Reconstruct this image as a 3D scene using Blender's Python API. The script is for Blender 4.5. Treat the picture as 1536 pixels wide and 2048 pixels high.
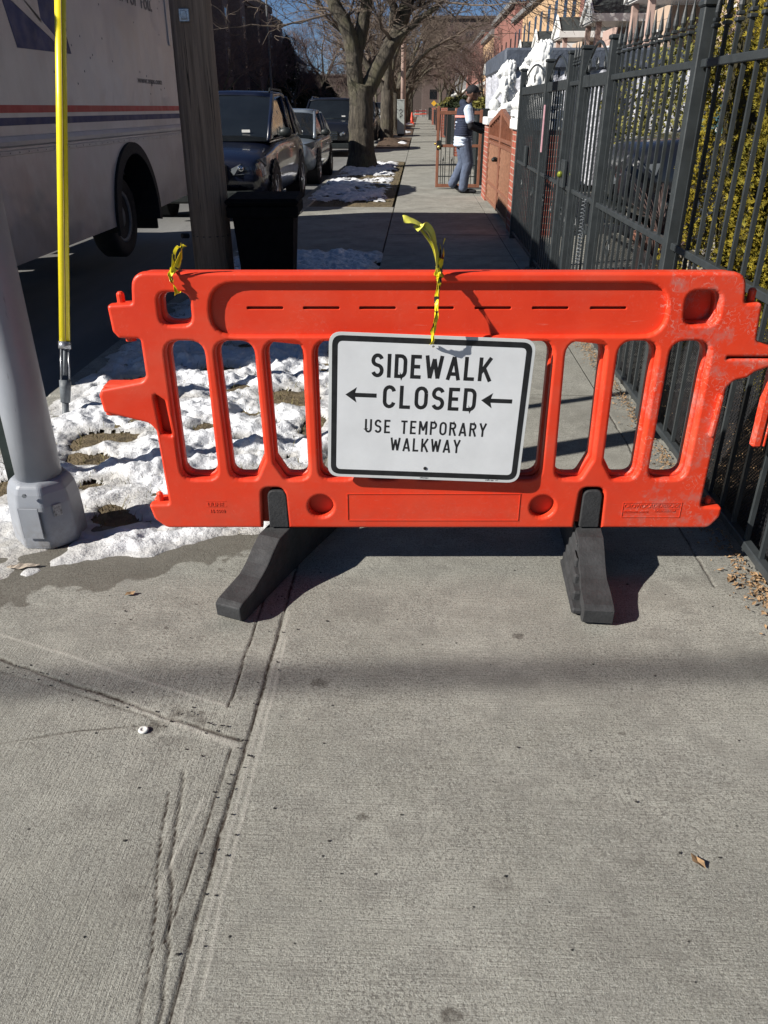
import bpy, bmesh, math, random
import numpy as np
from mathutils import Vector, Matrix, noise as mnoise
R = math.radians
for o in list(bpy.data.objects): bpy.data.objects.remove(o)
scene = bpy.context.scene
COL = scene.collection

# ---------------------------------------------------------------- camera, world, sun
PS = R(2.35)
cam_d = bpy.data.cameras.new("camera"); cam = bpy.data.objects.new("camera", cam_d); COL.objects.link(cam)
cam.location = (0, 0, 1.42); cam.rotation_euler = (R(90-27.8), 0, PS)
cam_d.sensor_fit = 'VERTICAL'; cam_d.sensor_height = 36.0; cam_d.lens = 36.0*1535/2048
cam_d.clip_start = 0.05; cam_d.clip_end = 3000
scene.camera = cam
scene.cycles.diffuse_bounces = 1
SUN = Vector((1.45, 0.64, -1.0)).normalized()          # the way the light travels
w = bpy.data.worlds.new("World"); scene.world = w; w.use_nodes = True
nt = w.node_tree; sky = nt.nodes.new("ShaderNodeTexSky"); sky.sky_type = 'NISHITA'
sky.sun_disc = False; sky.sun_elevation = math.asin(-SUN.z); sky.sun_rotation = math.atan2(-SUN.x, -SUN.y)
sky.air_density = 0.5; sky.dust_density = 0.0; sky.ozone_density = 4.0
bg = nt.nodes["Background"]; nt.links.new(sky.outputs[0], bg.inputs[0]); bg.inputs[1].default_value = 0.05
sl = bpy.data.lights.new("sun", 'SUN'); sl.energy = 5.0; sl.angle = R(0.5); sl.color = (1.0, 0.95, 0.87)
sun = bpy.data.objects.new("sun", sl); COL.objects.link(sun)
sun.rotation_euler = SUN.to_track_quat('-Z', 'Y').to_euler(); sun.location = (-12, -6, 20)
scene.view_settings.view_transform = 'Standard'; scene.view_settings.look = 'None'
scene.view_settings.exposure = 0.52; scene.view_settings.gamma = 1.0

# ---------------------------------------------------------------- helpers
def tag(o, label=None, cat=None, group=None, kind=None):
    if label: o['label'] = label
    if cat: o['category'] = cat
    if group: o['group'] = group
    if kind: o['kind'] = kind
    return o
def empty(name, loc=(0,0,0), rz=0.0, label=None, cat=None, group=None):
    o = bpy.data.objects.new(name, None); COL.objects.link(o)
    o.location = loc; o.rotation_euler = (0,0,rz); o.empty_display_size = 0.1
    return tag(o, label, cat, group)
def link_mesh(name, me, mat, parent=None, smooth=False):
    o = bpy.data.objects.new(name, me); COL.objects.link(o)
    if mat is not None:
        me.materials.clear()
        for m in (mat if isinstance(mat, (list, tuple)) else [mat]): me.materials.append(m)
    if smooth: me.shade_smooth()
    if parent: o.parent = parent
    return o
def dup(root, loc=None, rz=None, label=None):
    c = root.copy(); COL.objects.link(c)
    if loc is not None: c.location = loc
    if rz is not None: c.rotation_euler = (0,0,rz)
    if label: c['label'] = label
    for ch in root.children:
        d = ch.copy(); COL.objects.link(d); d.parent = c
        for g in ch.children:
            e = g.copy(); COL.objects.link(e); e.parent = d
    return c
class MB:
    def __init__(s): s.v = []; s.f = []; s.mi = []
    def add(s, vs, fs, M=None, mi=0):
        b = len(s.v)
        s.v += [tuple(M @ Vector(v)) for v in vs] if M else [tuple(v) for v in vs]
        s.f += [tuple(i+b for i in f) for f in fs]; s.mi += [mi]*len(fs); return s
    def box(s, x0, x1, y0, y1, z0, z1, M=None, mi=0):
        v = [(x0,y0,z0),(x1,y0,z0),(x1,y1,z0),(x0,y1,z0),(x0,y0,z1),(x1,y0,z1),(x1,y1,z1),(x0,y1,z1)]
        return s.add(v, [(0,3,2,1),(4,5,6,7),(0,1,5,4),(1,2,6,5),(2,3,7,6),(3,0,4,7)], M, mi)
    def cbox(s, x0, x1, y0, y1, z0, z1, c=0.01, M=None, mi=0):     # box with chamfered edges
        v = []; 
        for z, e in ((z0,c),(z0+c,0),(z1-c,0),(z1,c)):
            a0,a1,b0,b1 = x0+e,x1-e,y0+e,y1-e; k = c if e == 0 else c*0.6
            v += [(a0+k,b0,z),(a1-k,b0,z),(a1,b0+k,z),(a1,b1-k,z),(a1-k,b1,z),(a0+k,b1,z),(a0,b1-k,z),(a0,b0+k,z)]
        f = [tuple(range(7,-1,-1)), tuple(range(24,32))]
        for r in range(3):
            for i in range(8):
                j = (i+1) % 8; f.append((r*8+i, r*8+j, r*8+8+j, r*8+8+i))
        return s.add(v, f, M, mi)
    def prism(s, poly, z0, z1, M=None, mi=0):                       # poly CCW in xy
        n = len(poly); v = [(x,y,z0) for x,y in poly]+[(x,y,z1) for x,y in poly]
        f = [tuple(range(n-1,-1,-1)), tuple(range(n,2*n))]+[(i,(i+1)%n,n+(i+1)%n,n+i) for i in range(n)]
        return s.add(v, f, M, mi)
    def tube(s, pts, rad, sides=8, caps=True, mi=0, M=None):
        pts = [Vector(p) for p in pts]; n = len(pts)
        if not isinstance(rad, (list, tuple)): rad = [rad]*n
        t0 = (pts[1]-pts[0]).normalized(); a = Vector((0,0,1)) if abs(t0.z) < .9 else Vector((1,0,0))
        u = t0.cross(a).normalized(); v = []
        for i, p in enumerate(pts):
            t = (pts[min(i+1,n-1)]-pts[max(i-1,0)]).normalized()
            u = (u - t*u.dot(t)).normalized(); w_ = t.cross(u)
            for k in range(sides):
                an = 2*math.pi*k/sides; v.append(p + (u*math.cos(an)+w_*math.sin(an))*rad[i])
        f = []
        for i in range(n-1):
            for k in range(sides):
                j = (k+1) % sides; f.append((i*sides+k, i*sides+j, (i+1)*sides+j, (i+1)*sides+k))
        if caps: f += [tuple(range(sides-1,-1,-1)), tuple(range((n-1)*sides, n*sides))]
        return s.add(v, f, M, mi)
    def lathe(s, prof, sides=24, M=None, mi=0):                      # prof [(r,z)]
        v = []; f = []
        for r, z in prof:
            for k in range(sides):
                an = 2*math.pi*(k+.5)/sides; v.append((r*math.cos(an), r*math.sin(an), z))
        for i in range(len(prof)-1):
            for k in range(sides):
                j = (k+1) % sides; f.append((i*sides+k, i*sides+j, (i+1)*sides+j, (i+1)*sides+k))
        f += [tuple(range(sides-1,-1,-1)), tuple(range((len(prof)-1)*sides, len(prof)*sides))]
        return s.add(v, f, M, mi)
    def ball(s, c, r, seg=10, rings=7, M=None, mi=0):
        if not isinstance(r, (list, tuple)): r = (r,r,r)
        v = [(c[0],c[1],c[2]-r[2])]; f = []
        for i in range(1, rings):
            ph = math.pi*i/rings
            for k in range(seg):
                an = 2*math.pi*k/seg
                v.append((c[0]+r[0]*math.sin(ph)*math.cos(an), c[1]+r[1]*math.sin(ph)*math.sin(an), c[2]-r[2]*math.cos(ph)))
        v.append((c[0],c[1],c[2]+r[2])); L = len(v)-1
        for k in range(seg):
            j = (k+1) % seg; f.append((0,1+j,1+k)); f.append((L, L-seg+k, L-seg+j))
            for i in range(rings-2): f.append((1+i*seg+k, 1+i*seg+j, 1+(i+1)*seg+j, 1+(i+1)*seg+k))
        return s.add(v, f, M, mi)
    def mesh(s, name):
        me = bpy.data.meshes.new(name); me.from_pydata(s.v, [], s.f); me.update()
        if any(s.mi): me.polygons.foreach_set('material_index', s.mi)
        return me
    def build(s, name, mat, parent=None, smooth=False):
        return link_mesh(name, s.mesh(name), mat, parent, smooth)
def T(x=0,y=0,z=0,rx=0,ry=0,rz=0,s=1.0):
    return Matrix.Translation((x,y,z)) @ Matrix.Rotation(rz,4,'Z') @ Matrix.Rotation(ry,4,'Y') @ Matrix.Rotation(rx,4,'X') @ Matrix.Scale(s,4)
def fillet(poly, n=5):                                                # [(x,y,r)] -> rounded outline
    out = []; N = len(poly)
    for i in range(N):
        p = Vector(poly[i][:2]); r = poly[i][2] if len(poly[i]) > 2 else 0
        a = Vector(poly[i-1][:2])-p; b = Vector(poly[(i+1)%N][:2])-p
        la, lb = a.length, b.length
        if r <= 0: out.append(tuple(p)); continue
        a.normalize(); b.normalize(); ang = a.angle(b)
        d = min(r/max(math.tan(ang/2),1e-3), la*.49, lb*.49)
        p0, p1 = p+a*d, p+b*d
        for k in range(n+1):
            t = k/n; out.append(tuple(p0*(1-t)**2 + p*2*t*(1-t) + p1*t*t))
    return out
def area(p): return sum(p[i-1][0]*p[i][1]-p[i][0]*p[i-1][1] for i in range(len(p)))/2
def plate_mesh(outline, holes, th, bevel=0.0, res=2, M=None):        # flat plate with real holes; local xy, z thickness
    cu = bpy.data.curves.new("plate", 'CURVE'); cu.dimensions = '2D'; cu.fill_mode = 'BOTH'
    cu.extrude = max(th/2-bevel, 0.0001); cu.bevel_depth = bevel; cu.bevel_resolution = res; cu.offset = -bevel
    for k, pl in enumerate([outline]+holes):
        pl = list(pl)
        if (area(pl) > 0) == (k > 0): pl.reverse()
        sp = cu.splines.new('POLY'); sp.points.add(len(pl)-1)
        for i, p in enumerate(pl): sp.points[i].co = (p[0], p[1], 0, 1)
        sp.use_cyclic_u = True
    return curve_to_lists(cu, M)
def curve_to_lists(cu, M=None):
    o = bpy.data.objects.new("tmp", cu); COL.objects.link(o)
    dg = bpy.context.evaluated_depsgraph_get(); dg.update()
    me = bpy.data.meshes.new_from_object(o.evaluated_get(dg)); bpy.data.objects.remove(o)
    v = [tuple(M @ x.co) if M else tuple(x.co) for x in me.vertices]; f = [tuple(p.vertices) for p in me.polygons]
    bpy.data.meshes.remove(me); bpy.data.curves.remove(cu); return v, f
def text_lists(s, size, ext=0.0005, M=None, bold=0.0, shear=0.0, align='LEFT', sx=1.0):
    cu = bpy.data.curves.new("txt", 'FONT'); cu.body = s; cu.size = size; cu.extrude = ext; cu.offset = bold
    cu.shear = shear; cu.align_x = align; cu.resolution_u = 3
    return curve_to_lists(cu, (M or Matrix()) @ Matrix.Diagonal((sx,1,1,1)))
UP = Matrix.Rotation(R(90),4,'X')                                     # stands an xy drawing up, its front to -Y
def remesh(mb, voxel, smooth=4, name="blob"):
    me = mb.mesh(name); o = bpy.data.objects.new("tmp", me); COL.objects.link(o)
    m = o.modifiers.new("r", 'REMESH'); m.mode = 'VOXEL'; m.voxel_size = voxel
    s = o.modifiers.new("s", 'SMOOTH'); s.iterations = smooth; s.factor = .5
    dg = bpy.context.evaluated_depsgraph_get(); dg.update()
    r = bpy.data.meshes.new_from_object(o.evaluated_get(dg)); bpy.data.objects.remove(o); r.shade_smooth(); return r
def ribbon(pts, width, twist=0.0, tw0=0.0, th=0.0006, side=None):
    """thin tape that follows pts; returns verts, faces"""
    P = [Vector(p) for p in pts]; n = len(P); v = []; f = []
    for i in range(n):
        t = (P[min(i+1,n-1)]-P[max(i-1,0)]).normalized()
        u = (Vector(side) if side else Vector((1,0,0))); u = (u - t*u.dot(t)).normalized(); q = t.cross(u)
        a = tw0+twist*i/(n-1); d = u*math.cos(a)+q*math.sin(a); nn = t.cross(d)
        w_ = width[i] if isinstance(width,(list,tuple)) else width
        for sx, sn in ((-1,-1),(1,-1),(1,1),(-1,1)): v.append(P[i]+d*(sx*w_/2)+nn*(sn*th/2))
    for i in range(n-1):
        for k in range(4):
            j = (k+1)%4; f.append((i*4+k, i*4+j, (i+1)*4+j, (i+1)*4+k))
    f += [(3,2,1,0), tuple((n-1)*4+k for k in range(4))]
    return v, f
def spline(pts, n=8):
    P = [Vector(p) for p in pts]; out = []
    for i in range(len(P)-1):
        p0 = P[max(i-1,0)]; p1 = P[i]; p2 = P[i+1]; p3 = P[min(i+2,len(P)-1)]
        for k in range(n):
            t = k/n
            out.append(0.5*((2*p1)+(p2-p0)*t+(2*p0-5*p1+4*p2-p3)*t*t+(-p0+3*p1-3*p2+p3)*t**3))
    out.append(P[-1]); return out
def vnoise(x, y, seed=0):
    rs = np.random.RandomState(seed); Tt = rs.rand(256,256)
    xi = np.floor(x).astype(int); yi = np.floor(y).astype(int); fx = x-xi; fy = y-yi
    fx = fx*fx*(3-2*fx); fy = fy*fy*(3-2*fy)
    g = lambda a,b: Tt[a & 255, b & 255]
    return (g(xi,yi)*(1-fx)+g(xi+1,yi)*fx)*(1-fy)+(g(xi,yi+1)*(1-fx)+g(xi+1,yi+1)*fx)*fy
def fbm(x, y, seed=0, oct=5, gain=.5):
    s = 0; a = 1; t = 0
    for o in range(oct): s = s+a*vnoise(x*2**o+17.3*o, y*2**o+9.1*o, seed+o); t += a; a *= gain
    return s/t
def grid_mesh(name, xs, ys, Z, keep=None, attrs=None):
    nx, ny = len(xs), len(ys); X, Y = np.meshgrid(xs, ys)
    co = np.stack([X.ravel(), Y.ravel(), Z.ravel()], 1)
    i = np.arange(nx*ny).reshape(ny, nx)
    q = np.stack([i[:-1,:-1], i[:-1,1:], i[1:,1:], i[1:,:-1]], -1).reshape(-1,4)
    if keep is not None:
        q = q[keep[:-1,:-1].ravel() & keep[1:,1:].ravel() & keep[:-1,1:].ravel() & keep[1:,:-1].ravel()]
        used = np.unique(q); mp = -np.ones(nx*ny, int); mp[used] = np.arange(len(used)); q = mp[q]; co = co[used]
    me = bpy.data.meshes.new(name); me.vertices.add(len(co)); me.vertices.foreach_set('co', co.ravel())
    me.loops.add(len(q)*4); me.loops.foreach_set('vertex_index', q.ravel().astype(np.int32))
    me.polygons.add(len(q)); me.polygons.foreach_set('loop_start', np.arange(0, len(q)*4, 4, dtype=np.int32))
    me.update(calc_edges=True)
    if attrs:
        for k, A in attrs.items():
            at = me.attributes.new(k, 'FLOAT', 'POINT'); A = A.ravel()
            at.data.foreach_set('value', (A[used] if keep is not None else A).astype(np.float32))
    me.shade_smooth(); return me

# ---------------------------------------------------------------- materials
class NG:
    def __init__(s, name):
        s.m = bpy.data.materials.new(name); s.m.use_nodes = True; s.nt = s.m.node_tree; s.b = s.nt.nodes["Principled BSDF"]
        s.tc = s.nt.nodes.new("ShaderNodeTexCoord")
    def n(s, t, **k):
        x = s.nt.nodes.new(t)
        for a, b in k.items():
            if a.startswith('i_'): x.inputs[a[2:].replace('_',' ')].default_value = b
            else: setattr(x, a, b)
        return x
    def l(s, a, b): s.nt.links.new(a, b)
    def vec(s, scale=(1,1,1), rot=(0,0,0)):
        mp = s.n("ShaderNodeMapping"); mp.inputs['Scale'].default_value = scale; mp.inputs['Rotation'].default_value = rot
        s.l(s.tc.outputs['Object'], mp.inputs[0]); return mp.outputs[0]
    def noise(s, scale, detail=5, rough=.55, vec=None, dist=0):
        x = s.n("ShaderNodeTexNoise"); x.inputs['Scale'].default_value = scale; x.inputs['Detail'].default_value = detail
        x.inputs['Roughness'].default_value = rough; x.inputs['Distortion'].default_value = dist
        s.l(vec if vec else s.tc.outputs['Object'], x.inputs['Vector']); return x.outputs['Fac']
    def ramp(s, fac, p0, p1, c0=(0,0,0,1), c1=(1,1,1,1)):
        r = s.n("ShaderNodeValToRGB"); e = r.color_ramp.elements
        e[0].position = p0; e[1].position = p1; e[0].color = c0; e[1].color = c1; s.l(fac, r.inputs[0]); return r.outputs[0]
    def mix(s, fac, a, b, mode='MIX'):
        x = s.n("ShaderNodeMix", data_type='RGBA', blend_type=mode)
        for sock, v in ((x.inputs[0],fac),(x.inputs[6],a),(x.inputs[7],b)):
            if isinstance(v, (int,float)): sock.default_value = v if sock == x.inputs[0] else (v,v,v,1)
            elif isinstance(v, tuple): sock.default_value = v if len(v) == 4 else v+(1,)
            else: s.l(v, sock)
        return x.outputs[2]
    def math(s, op, a, b=0.0, clamp=False):
        x = s.n("ShaderNodeMath", operation=op, use_clamp=clamp)
        for sock, v in zip(x.inputs, (a,b)):
            if isinstance(v,(int,float)): sock.default_value = v
            else: s.l(v, sock)
        return x.outputs[0]
    def attr(s, name):
        x = s.n("ShaderNodeAttribute"); x.attribute_name = name; return x.outputs['Fac']
    def bump(s, h, strength=.3, dist=.01, prev=None):
        x = s.n("ShaderNodeBump"); x.inputs['Strength'].default_value = strength; x.inputs['Distance'].default_value = dist
        s.l(h, x.inputs['Height'])
        if prev: s.l(prev, x.inputs['Normal'])
        return x.outputs[0]
    def out(s, col=None, rough=None, normal=None, metal=None, **k):
        for sock, v in (('Base Color',col),('Roughness',rough),('Normal',normal),('Metallic',metal)):
            if v is None: continue
            if isinstance(v,(int,float)): s.b.inputs[sock].default_value = v
            elif isinstance(v,tuple): s.b.inputs[sock].default_value = v if len(v)==4 else v+(1,)
            else: s.l(v, s.b.inputs[sock])
        for a, b in k.items(): s.b.inputs[a.replace('_',' ')].default_value = b
        return s.m
def simple(name, c, rough=.6, var=.25, scale=6, bump=0.0, bscale=60, metal=0.0, bdist=.005, stretch=(1,1,1), **k):
    g = NG(name); v = g.vec(stretch)
    f = g.noise(scale, 5, .6, v); d = tuple(x*(1-var) for x in c); e = tuple(min(1,x*(1+var)) for x in c)
    col = g.ramp(f, .3, .7, d+(1,), e+(1,))
    nrm = g.bump(g.noise(bscale, 4, .6, v), bump, bdist) if bump > 0 else None
    rr = g.ramp(g.noise(scale*2.3, 3, .5, v), .3, .7, (max(0,rough-.1),)*3+(1,), (min(1,rough+.1),)*3+(1,))
    return g.out(col, rr, nrm, metal, **k)
M = {}
def concrete(name, near):
    g = NG(name)
    big = g.noise(1.6, 7, .7); mid = g.noise(9, 6, .65); fine = g.noise(330, 2, .8); grit = g.noise(90, 4, .75)
    c = g.mix(g.ramp(big,.40,.60), (.245,.240,.208), (.375,.368,.325))
    c = g.mix(g.math('MULTIPLY', g.ramp(mid,.45,.75), .7), c, (.20,.198,.180))
    c = g.mix(g.math('MULTIPLY', g.ramp(fine,.48,.58), .62), c, (.44,.44,.40))
    c = g.mix(g.math('MULTIPLY', g.ramp(g.noise(190,2,.8),.52,.60), .70), c, (.13,.125,.11))
    blot = g.math('MULTIPLY', g.ramp(g.noise(3.3,6,.75),.50,.60), .34); c = g.mix(blot, c, (.15,.143,.128))
    rough_patch = g.ramp(g.noise(2.3,4,.6),.44,.56); crumb = g.ramp(g.noise(95,3,.8),.52,.60)
    pits = g.math('MULTIPLY', rough_patch, crumb); c = g.mix(g.math('MULTIPLY', pits, .6), c, (.14,.132,.118))
    # small round gum spots and old stains
    vo = g.n("ShaderNodeTexVoronoi", feature='F1'); vo.inputs['Scale'].default_value = 3.2
    g.l(g.tc.outputs['Object'], vo.inputs['Vector'])
    wn = g.n("ShaderNodeMath", operation='ADD'); g.l(vo.outputs['Distance'], wn.inputs[0]); g.l(g.math('MULTIPLY', g.noise(30,3), .05), wn.inputs[1])
    c = g.mix(g.math('MULTIPLY', g.ramp(wn.outputs[0], .045, .06, (1,1,1,1), (0,0,0,1)), .55), c, (.13,.12,.115))
    v2 = g.n("ShaderNodeTexVoronoi"); v2.inputs['Scale'].default_value = 26; g.l(g.tc.outputs['Object'], v2.inputs['Vector'])
    sp = g.ramp(g.math('ADD', v2.outputs['Distance'], g.math('MULTIPLY', g.noise(7,2), .35)), .19, .225, (1,1,1,1), (0,0,0,1))
    c = g.mix(g.math('MULTIPLY', sp, .6), c, (.09,.08,.07))
    lines_x = g.noise(1.0, 3, .6, g.vec((7, 240, 40)))       # broom marks across the slab
    h = g.math('ADD', g.math('MULTIPLY', lines_x, .5), g.math('MULTIPLY', fine, .6))
    if near:
        brush = g.attr('brush'); lines_y = g.noise(1.0, 3, .6, g.vec((240, 7, 40)))
        ln = g.mix(brush, lines_x, lines_y)
        h = g.math('ADD', g.math('MULTIPLY', ln, 1.0), g.math('MULTIPLY', fine, .9))
        h = g.math('ADD', h, g.math('MULTIPLY', grit, 1.3))
        c = g.mix(g.math('MULTIPLY', g.ramp(ln,.48,.62), .36), c, (.19,.18,.16))
        dirt = g.attr('dirt'); c = g.mix(g.math('MULTIPLY', dirt, g.ramp(g.noise(45,4,.7),.25,.55), True), c, (.045,.035,.028))
        c = g.mix(g.math('MULTIPLY', g.attr('pale'), .55), c, (.52,.50,.45))
        wet = g.attr('wet'); c = g.mix(g.math('MULTIPLY', wet, .62), c, (.085,.072,.055))
        ro = g.mix(wet, .9, .5)
    else:
        h = g.math('ADD', h, g.math('MULTIPLY', grit, .9)); ro = .9
    nrm = g.bump(h, .62 if near else .5, .0035)
    nrm = g.bump(pits, -.8, .005, nrm)
    return g.out(c, ro, nrm, Specular_IOR_Level=.25)
M['concrete_near'] = concrete("concrete near", True); M['concrete'] = concrete("concrete", False)
def snow_mat():
    g = NG("snow"); gr = g.attr('grime')
    c = g.mix(g.ramp(g.noise(7,5,.65),.3,.75), (.84,.86,.90), (.74,.76,.80))
    c = g.mix(g.math('MULTIPLY', gr, .8), c, (.36,.34,.30))
    c = g.mix(g.math('MULTIPLY', g.ramp(g.noise(130,3,.7),.66,.74), .5), c, (.25,.20,.14))
    n = g.bump(g.noise(75,5,.7), .55, .012); n = g.bump(g.noise(16,4,.6), .5, .03, n)
    return g.out(c, .55, n, Specular_IOR_Level=.35)
M['snow'] = snow_mat()
M['soil'] = simple("soil and dead grass", (.15,.115,.065), .95, .55, 14, .9, 90, bdist=.02)
M['mulch'] = simple("mulch", (.11,.07,.045), .95, .5, 20, .9, 80, bdist=.03)
def asphalt():
    g = NG("asphalt"); v = g.vec((1,.15,1))
    c = g.mix(g.ramp(g.noise(.9,5,.6,v),.35,.7), (.13,.13,.125), (.27,.27,.26))
    c = g.mix(g.ramp(g.noise(200,2,.7),.45,.7), c, (.10,.10,.10))
    return g.out(c, .85, g.bump(g.noise(160,3,.7), .5, .006))
M['asphalt'] = asphalt()
M['dark'] = simple("gap", (.03,.028,.025), .9)
def orange():
    g = NG("orange plastic"); o = g.tc.outputs['Object']
    sep = g.n("ShaderNodeSeparateXYZ"); g.l(o, sep.inputs[0])
    c = g.mix(g.ramp(g.noise(3.5,5,.6),.3,.7), (.72,.040,.013), (.82,.062,.020))
    c = g.mix(g.math('MULTIPLY', g.ramp(g.noise(2.2,4,.6,g.vec((1,1,2.5))),.5,.78), .38), c, (.62,.16,.10))
    # scratches: thin curly lines, many near the right-hand top corner
    wv = g.n("ShaderNodeTexWave", wave_type='BANDS', bands_direction='DIAGONAL'); wv.inputs['Scale'].default_value = 7
    wv.inputs['Distortion'].default_value = 22; wv.inputs['Detail'].default_value = 6; wv.inputs['Detail Scale'].default_value = 3.5
    g.l(o, wv.inputs['Vector'])
    scr = g.ramp(wv.outputs['Fac'], .94, .985)
    right = g.ramp(g.math('ADD', sep.outputs['X'], g.math('MULTIPLY', g.noise(6,3), .35)), .98, 1.12)
    patch = g.ramp(g.noise(11,4,.65), .44, .6)
    amt = g.math('MULTIPLY', g.math('MULTIPLY', scr, patch), g.math('ADD', g.math('MULTIPLY', right, .45), .06), True)
    c = g.mix(amt, c, (.62,.42,.36))
    smear = g.math('MULTIPLY', g.math('MULTIPLY', right, g.ramp(g.noise(13,6,.75), .50, .70)), .75, True)
    c = g.mix(smear, c, (.40,.24,.21))
    v2 = g.noise(1.0, 3, .7, g.vec((14,14,240)))
    c = g.mix(g.math('MULTIPLY', g.ramp(v2,.66,.74), .30), c, (.75,.35,.28))
    dirt = g.math('MULTIPLY', g.ramp(sep.outputs['Z'], .55, .17, (0,0,0,1), (1,1,1,1)), .0)
    low = g.n("ShaderNodeMapRange"); g.l(sep.outputs['Z'], low.inputs[0]); low.inputs[1].default_value=.5; low.inputs[2].default_value=.15; low.inputs[3].default_value=0; low.inputs[4].default_value=.45
    c = g.mix(g.math('MULTIPLY', low.outputs[0], g.ramp(g.noise(5,5,.7),.4,.7)), c, (.42,.10,.06))
    specks = g.ramp(g.noise(170,2,.6), .72, .76); c = g.mix(g.math('MULTIPLY', specks, .5), c, (.7,.5,.42))
    return g.out(c, g.ramp(g.noise(9,4,.6),.3,.7,(.38,.38,.38,1),(.55,.55,.55,1)), g.bump(g.noise(30,4,.6), .12, .004), Specular_IOR_Level=.4)
M['orange'] = orange()
M['rubber'] = simple("black rubber", (.030,.031,.033), .78, .45, 14, .5, 110, bdist=.004)
M['sign_white'] = simple("white sign sheeting", (.72,.74,.76), .42, .06, 9, .05, 40)
M['sign_rim'] = simple("sign rim", (.62,.64,.64), .5, .08, 9)
M['sign_black'] = simple("black sign ink", (.012,.013,.015), .45, .5, 30)
def tape_mat():
    g = NG("caution tape"); v = g.noise(1.0, 1, .5, g.vec((60,60,38)))
    c = g.mix(g.ramp(v,.54,.57), (.80,.66,.02), (.02,.02,.015))
    return g.out(c, .35, None)
M['tape'] = tape_mat()
M['tape_plain'] = simple("faded tape", (.78,.74,.12), .4, .15, 30)
def pole_paint():
    g = NG("grey painted steel"); s = g.n("ShaderNodeSeparateXYZ"); g.l(g.tc.outputs['Object'], s.inputs[0])
    c = g.mix(g.ramp(g.noise(5,5,.6),.3,.7), (.27,.29,.325), (.33,.35,.385))
    lo = g.n("ShaderNodeMapRange"); g.l(s.outputs['Z'], lo.inputs[0]); lo.inputs[1].default_value=.16; lo.inputs[2].default_value=0; lo.inputs[3].default_value=0; lo.inputs[4].default_value=.8
    c = g.mix(g.math('MULTIPLY', lo.outputs[0], g.ramp(g.noise(24,5,.7),.4,.7)), c, (.16,.14,.12))
    c = g.mix(g.math('MULTIPLY', g.ramp(g.noise(1,4,.7,g.vec((40,40,5))),.64,.70), .6), c, (.14,.14,.145))
    c = g.mix(g.ramp(g.noise(18,4,.65),.735,.75), c, (.07,.065,.06))
    return g.out(c, .42, g.bump(g.noise(35,4,.6), .12, .004))
M['pole_grey'] = pole_paint()
M['black_paint'] = simple("black paint", (.012,.016,.016), .5, .3, 20)
M['guy_yellow'] = simple("yellow plastic", (.85,.70,.02), .28, .06, 5)
M['galv'] = simple("galvanised steel", (.42,.43,.45), .35, .2, 30, metal=.8)
M['dull_steel'] = simple("weathered steel", (.13,.145,.16), .6, .3, 30, .2, 80)
def wood():
    g = NG("weathered wood"); v = g.vec((30,30,1.2))
    c = g.mix(g.ramp(g.noise(1,6,.7,v),.3,.72), (.15,.108,.080), (.44,.325,.245))
    c = g.mix(g.ramp(g.noise(1,4,.6,g.vec((60,60,1.6))),.6,.68), c, (.035,.028,.022))
    return g.out(c, .85, g.bump(g.noise(1,6,.7,v), .8, .02))
M['wood'] = wood()
def bark():
    g = NG("bark"); v = g.vec((16,16,3))
    c = g.mix(g.ramp(g.noise(1,6,.7,v),.32,.68), (.035,.030,.025), (.165,.142,.108))
    c = g.mix(g.math('MULTIPLY', g.ramp(g.noise(1.2,4,.6),.5,.7), .5), c, (.19,.19,.09))
    return g.out(c, .95, g.bump(g.noise(1,6,.75,v), 1.0, .12))
M['bark'] = bark()
M['twig'] = simple("twigs", (.13,.10,.078), .9, .35, 3)
M['twig_red'] = simple("reddish twigs", (.14,.095,.085), .9, .35, 3)
M['fence'] = simple("dark grey fence paint", (.038,.044,.047), .42, .2, 12, .1, 60)
M['net'] = simple("black rubber net", (.018,.018,.020), .6, .3, 30)
def brick(name, a, b, m, sc):
    g = NG(name); t = g.n("ShaderNodeTexBrick"); t.inputs['Color1'].default_value = a+(1,); t.inputs['Color2'].default_value = b+(1,)
    t.inputs['Mortar'].default_value = m+(1,); t.inputs['Scale'].default_value = 1.0; t.inputs['Brick Width'].default_value = .21*sc
    t.inputs['Row Height'].default_value = .075*sc; t.inputs['Mortar Size'].default_value = .006*sc
    # wrap bricks round vertical faces: u = x+y, v = z
    s = g.n("ShaderNodeSeparateXYZ"); g.l(g.tc.outputs['Object'], s.inputs[0]); c = g.n("ShaderNodeCombineXYZ")
    g.l(g.math('ADD', s.outputs['X'], s.outputs['Y']), c.inputs[0]); g.l(s.outputs['Z'], c.inputs[1]); g.l(c.outputs[0], t.inputs['Vector'])
    col = g.mix(g.math('MULTIPLY', g.ramp(g.noise(5,4,.6),.4,.75), .4), t.outputs['Color'], (.25,.20,.16))
    return g.out(col, .9, g.bump(t.outputs['Fac'], -.5, .01))
M['brick'] = brick("red brick", (.40,.085,.045), (.30,.06,.035), (.42,.36,.30), 1)
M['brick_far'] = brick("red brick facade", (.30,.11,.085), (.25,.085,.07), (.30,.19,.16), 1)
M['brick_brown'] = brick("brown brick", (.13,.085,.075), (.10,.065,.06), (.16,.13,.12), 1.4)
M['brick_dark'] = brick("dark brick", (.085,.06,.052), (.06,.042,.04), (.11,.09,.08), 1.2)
M['siding'] = simple("tan siding", (.50,.38,.29), .8, .08, 2); M['siding_pink'] = simple("pink siding", (.48,.34,.29), .8, .08, 2)
M['stucco'] = simple("pale stucco", (.55,.50,.40), .9, .08, 3, .3, 40)
M['tan_wall'] = simple("tan wall", (.54,.36,.21), .85, .08, 1); M['grey_wall'] = simple("grey wall", (.20,.20,.20), .85, .2, 1)
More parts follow.
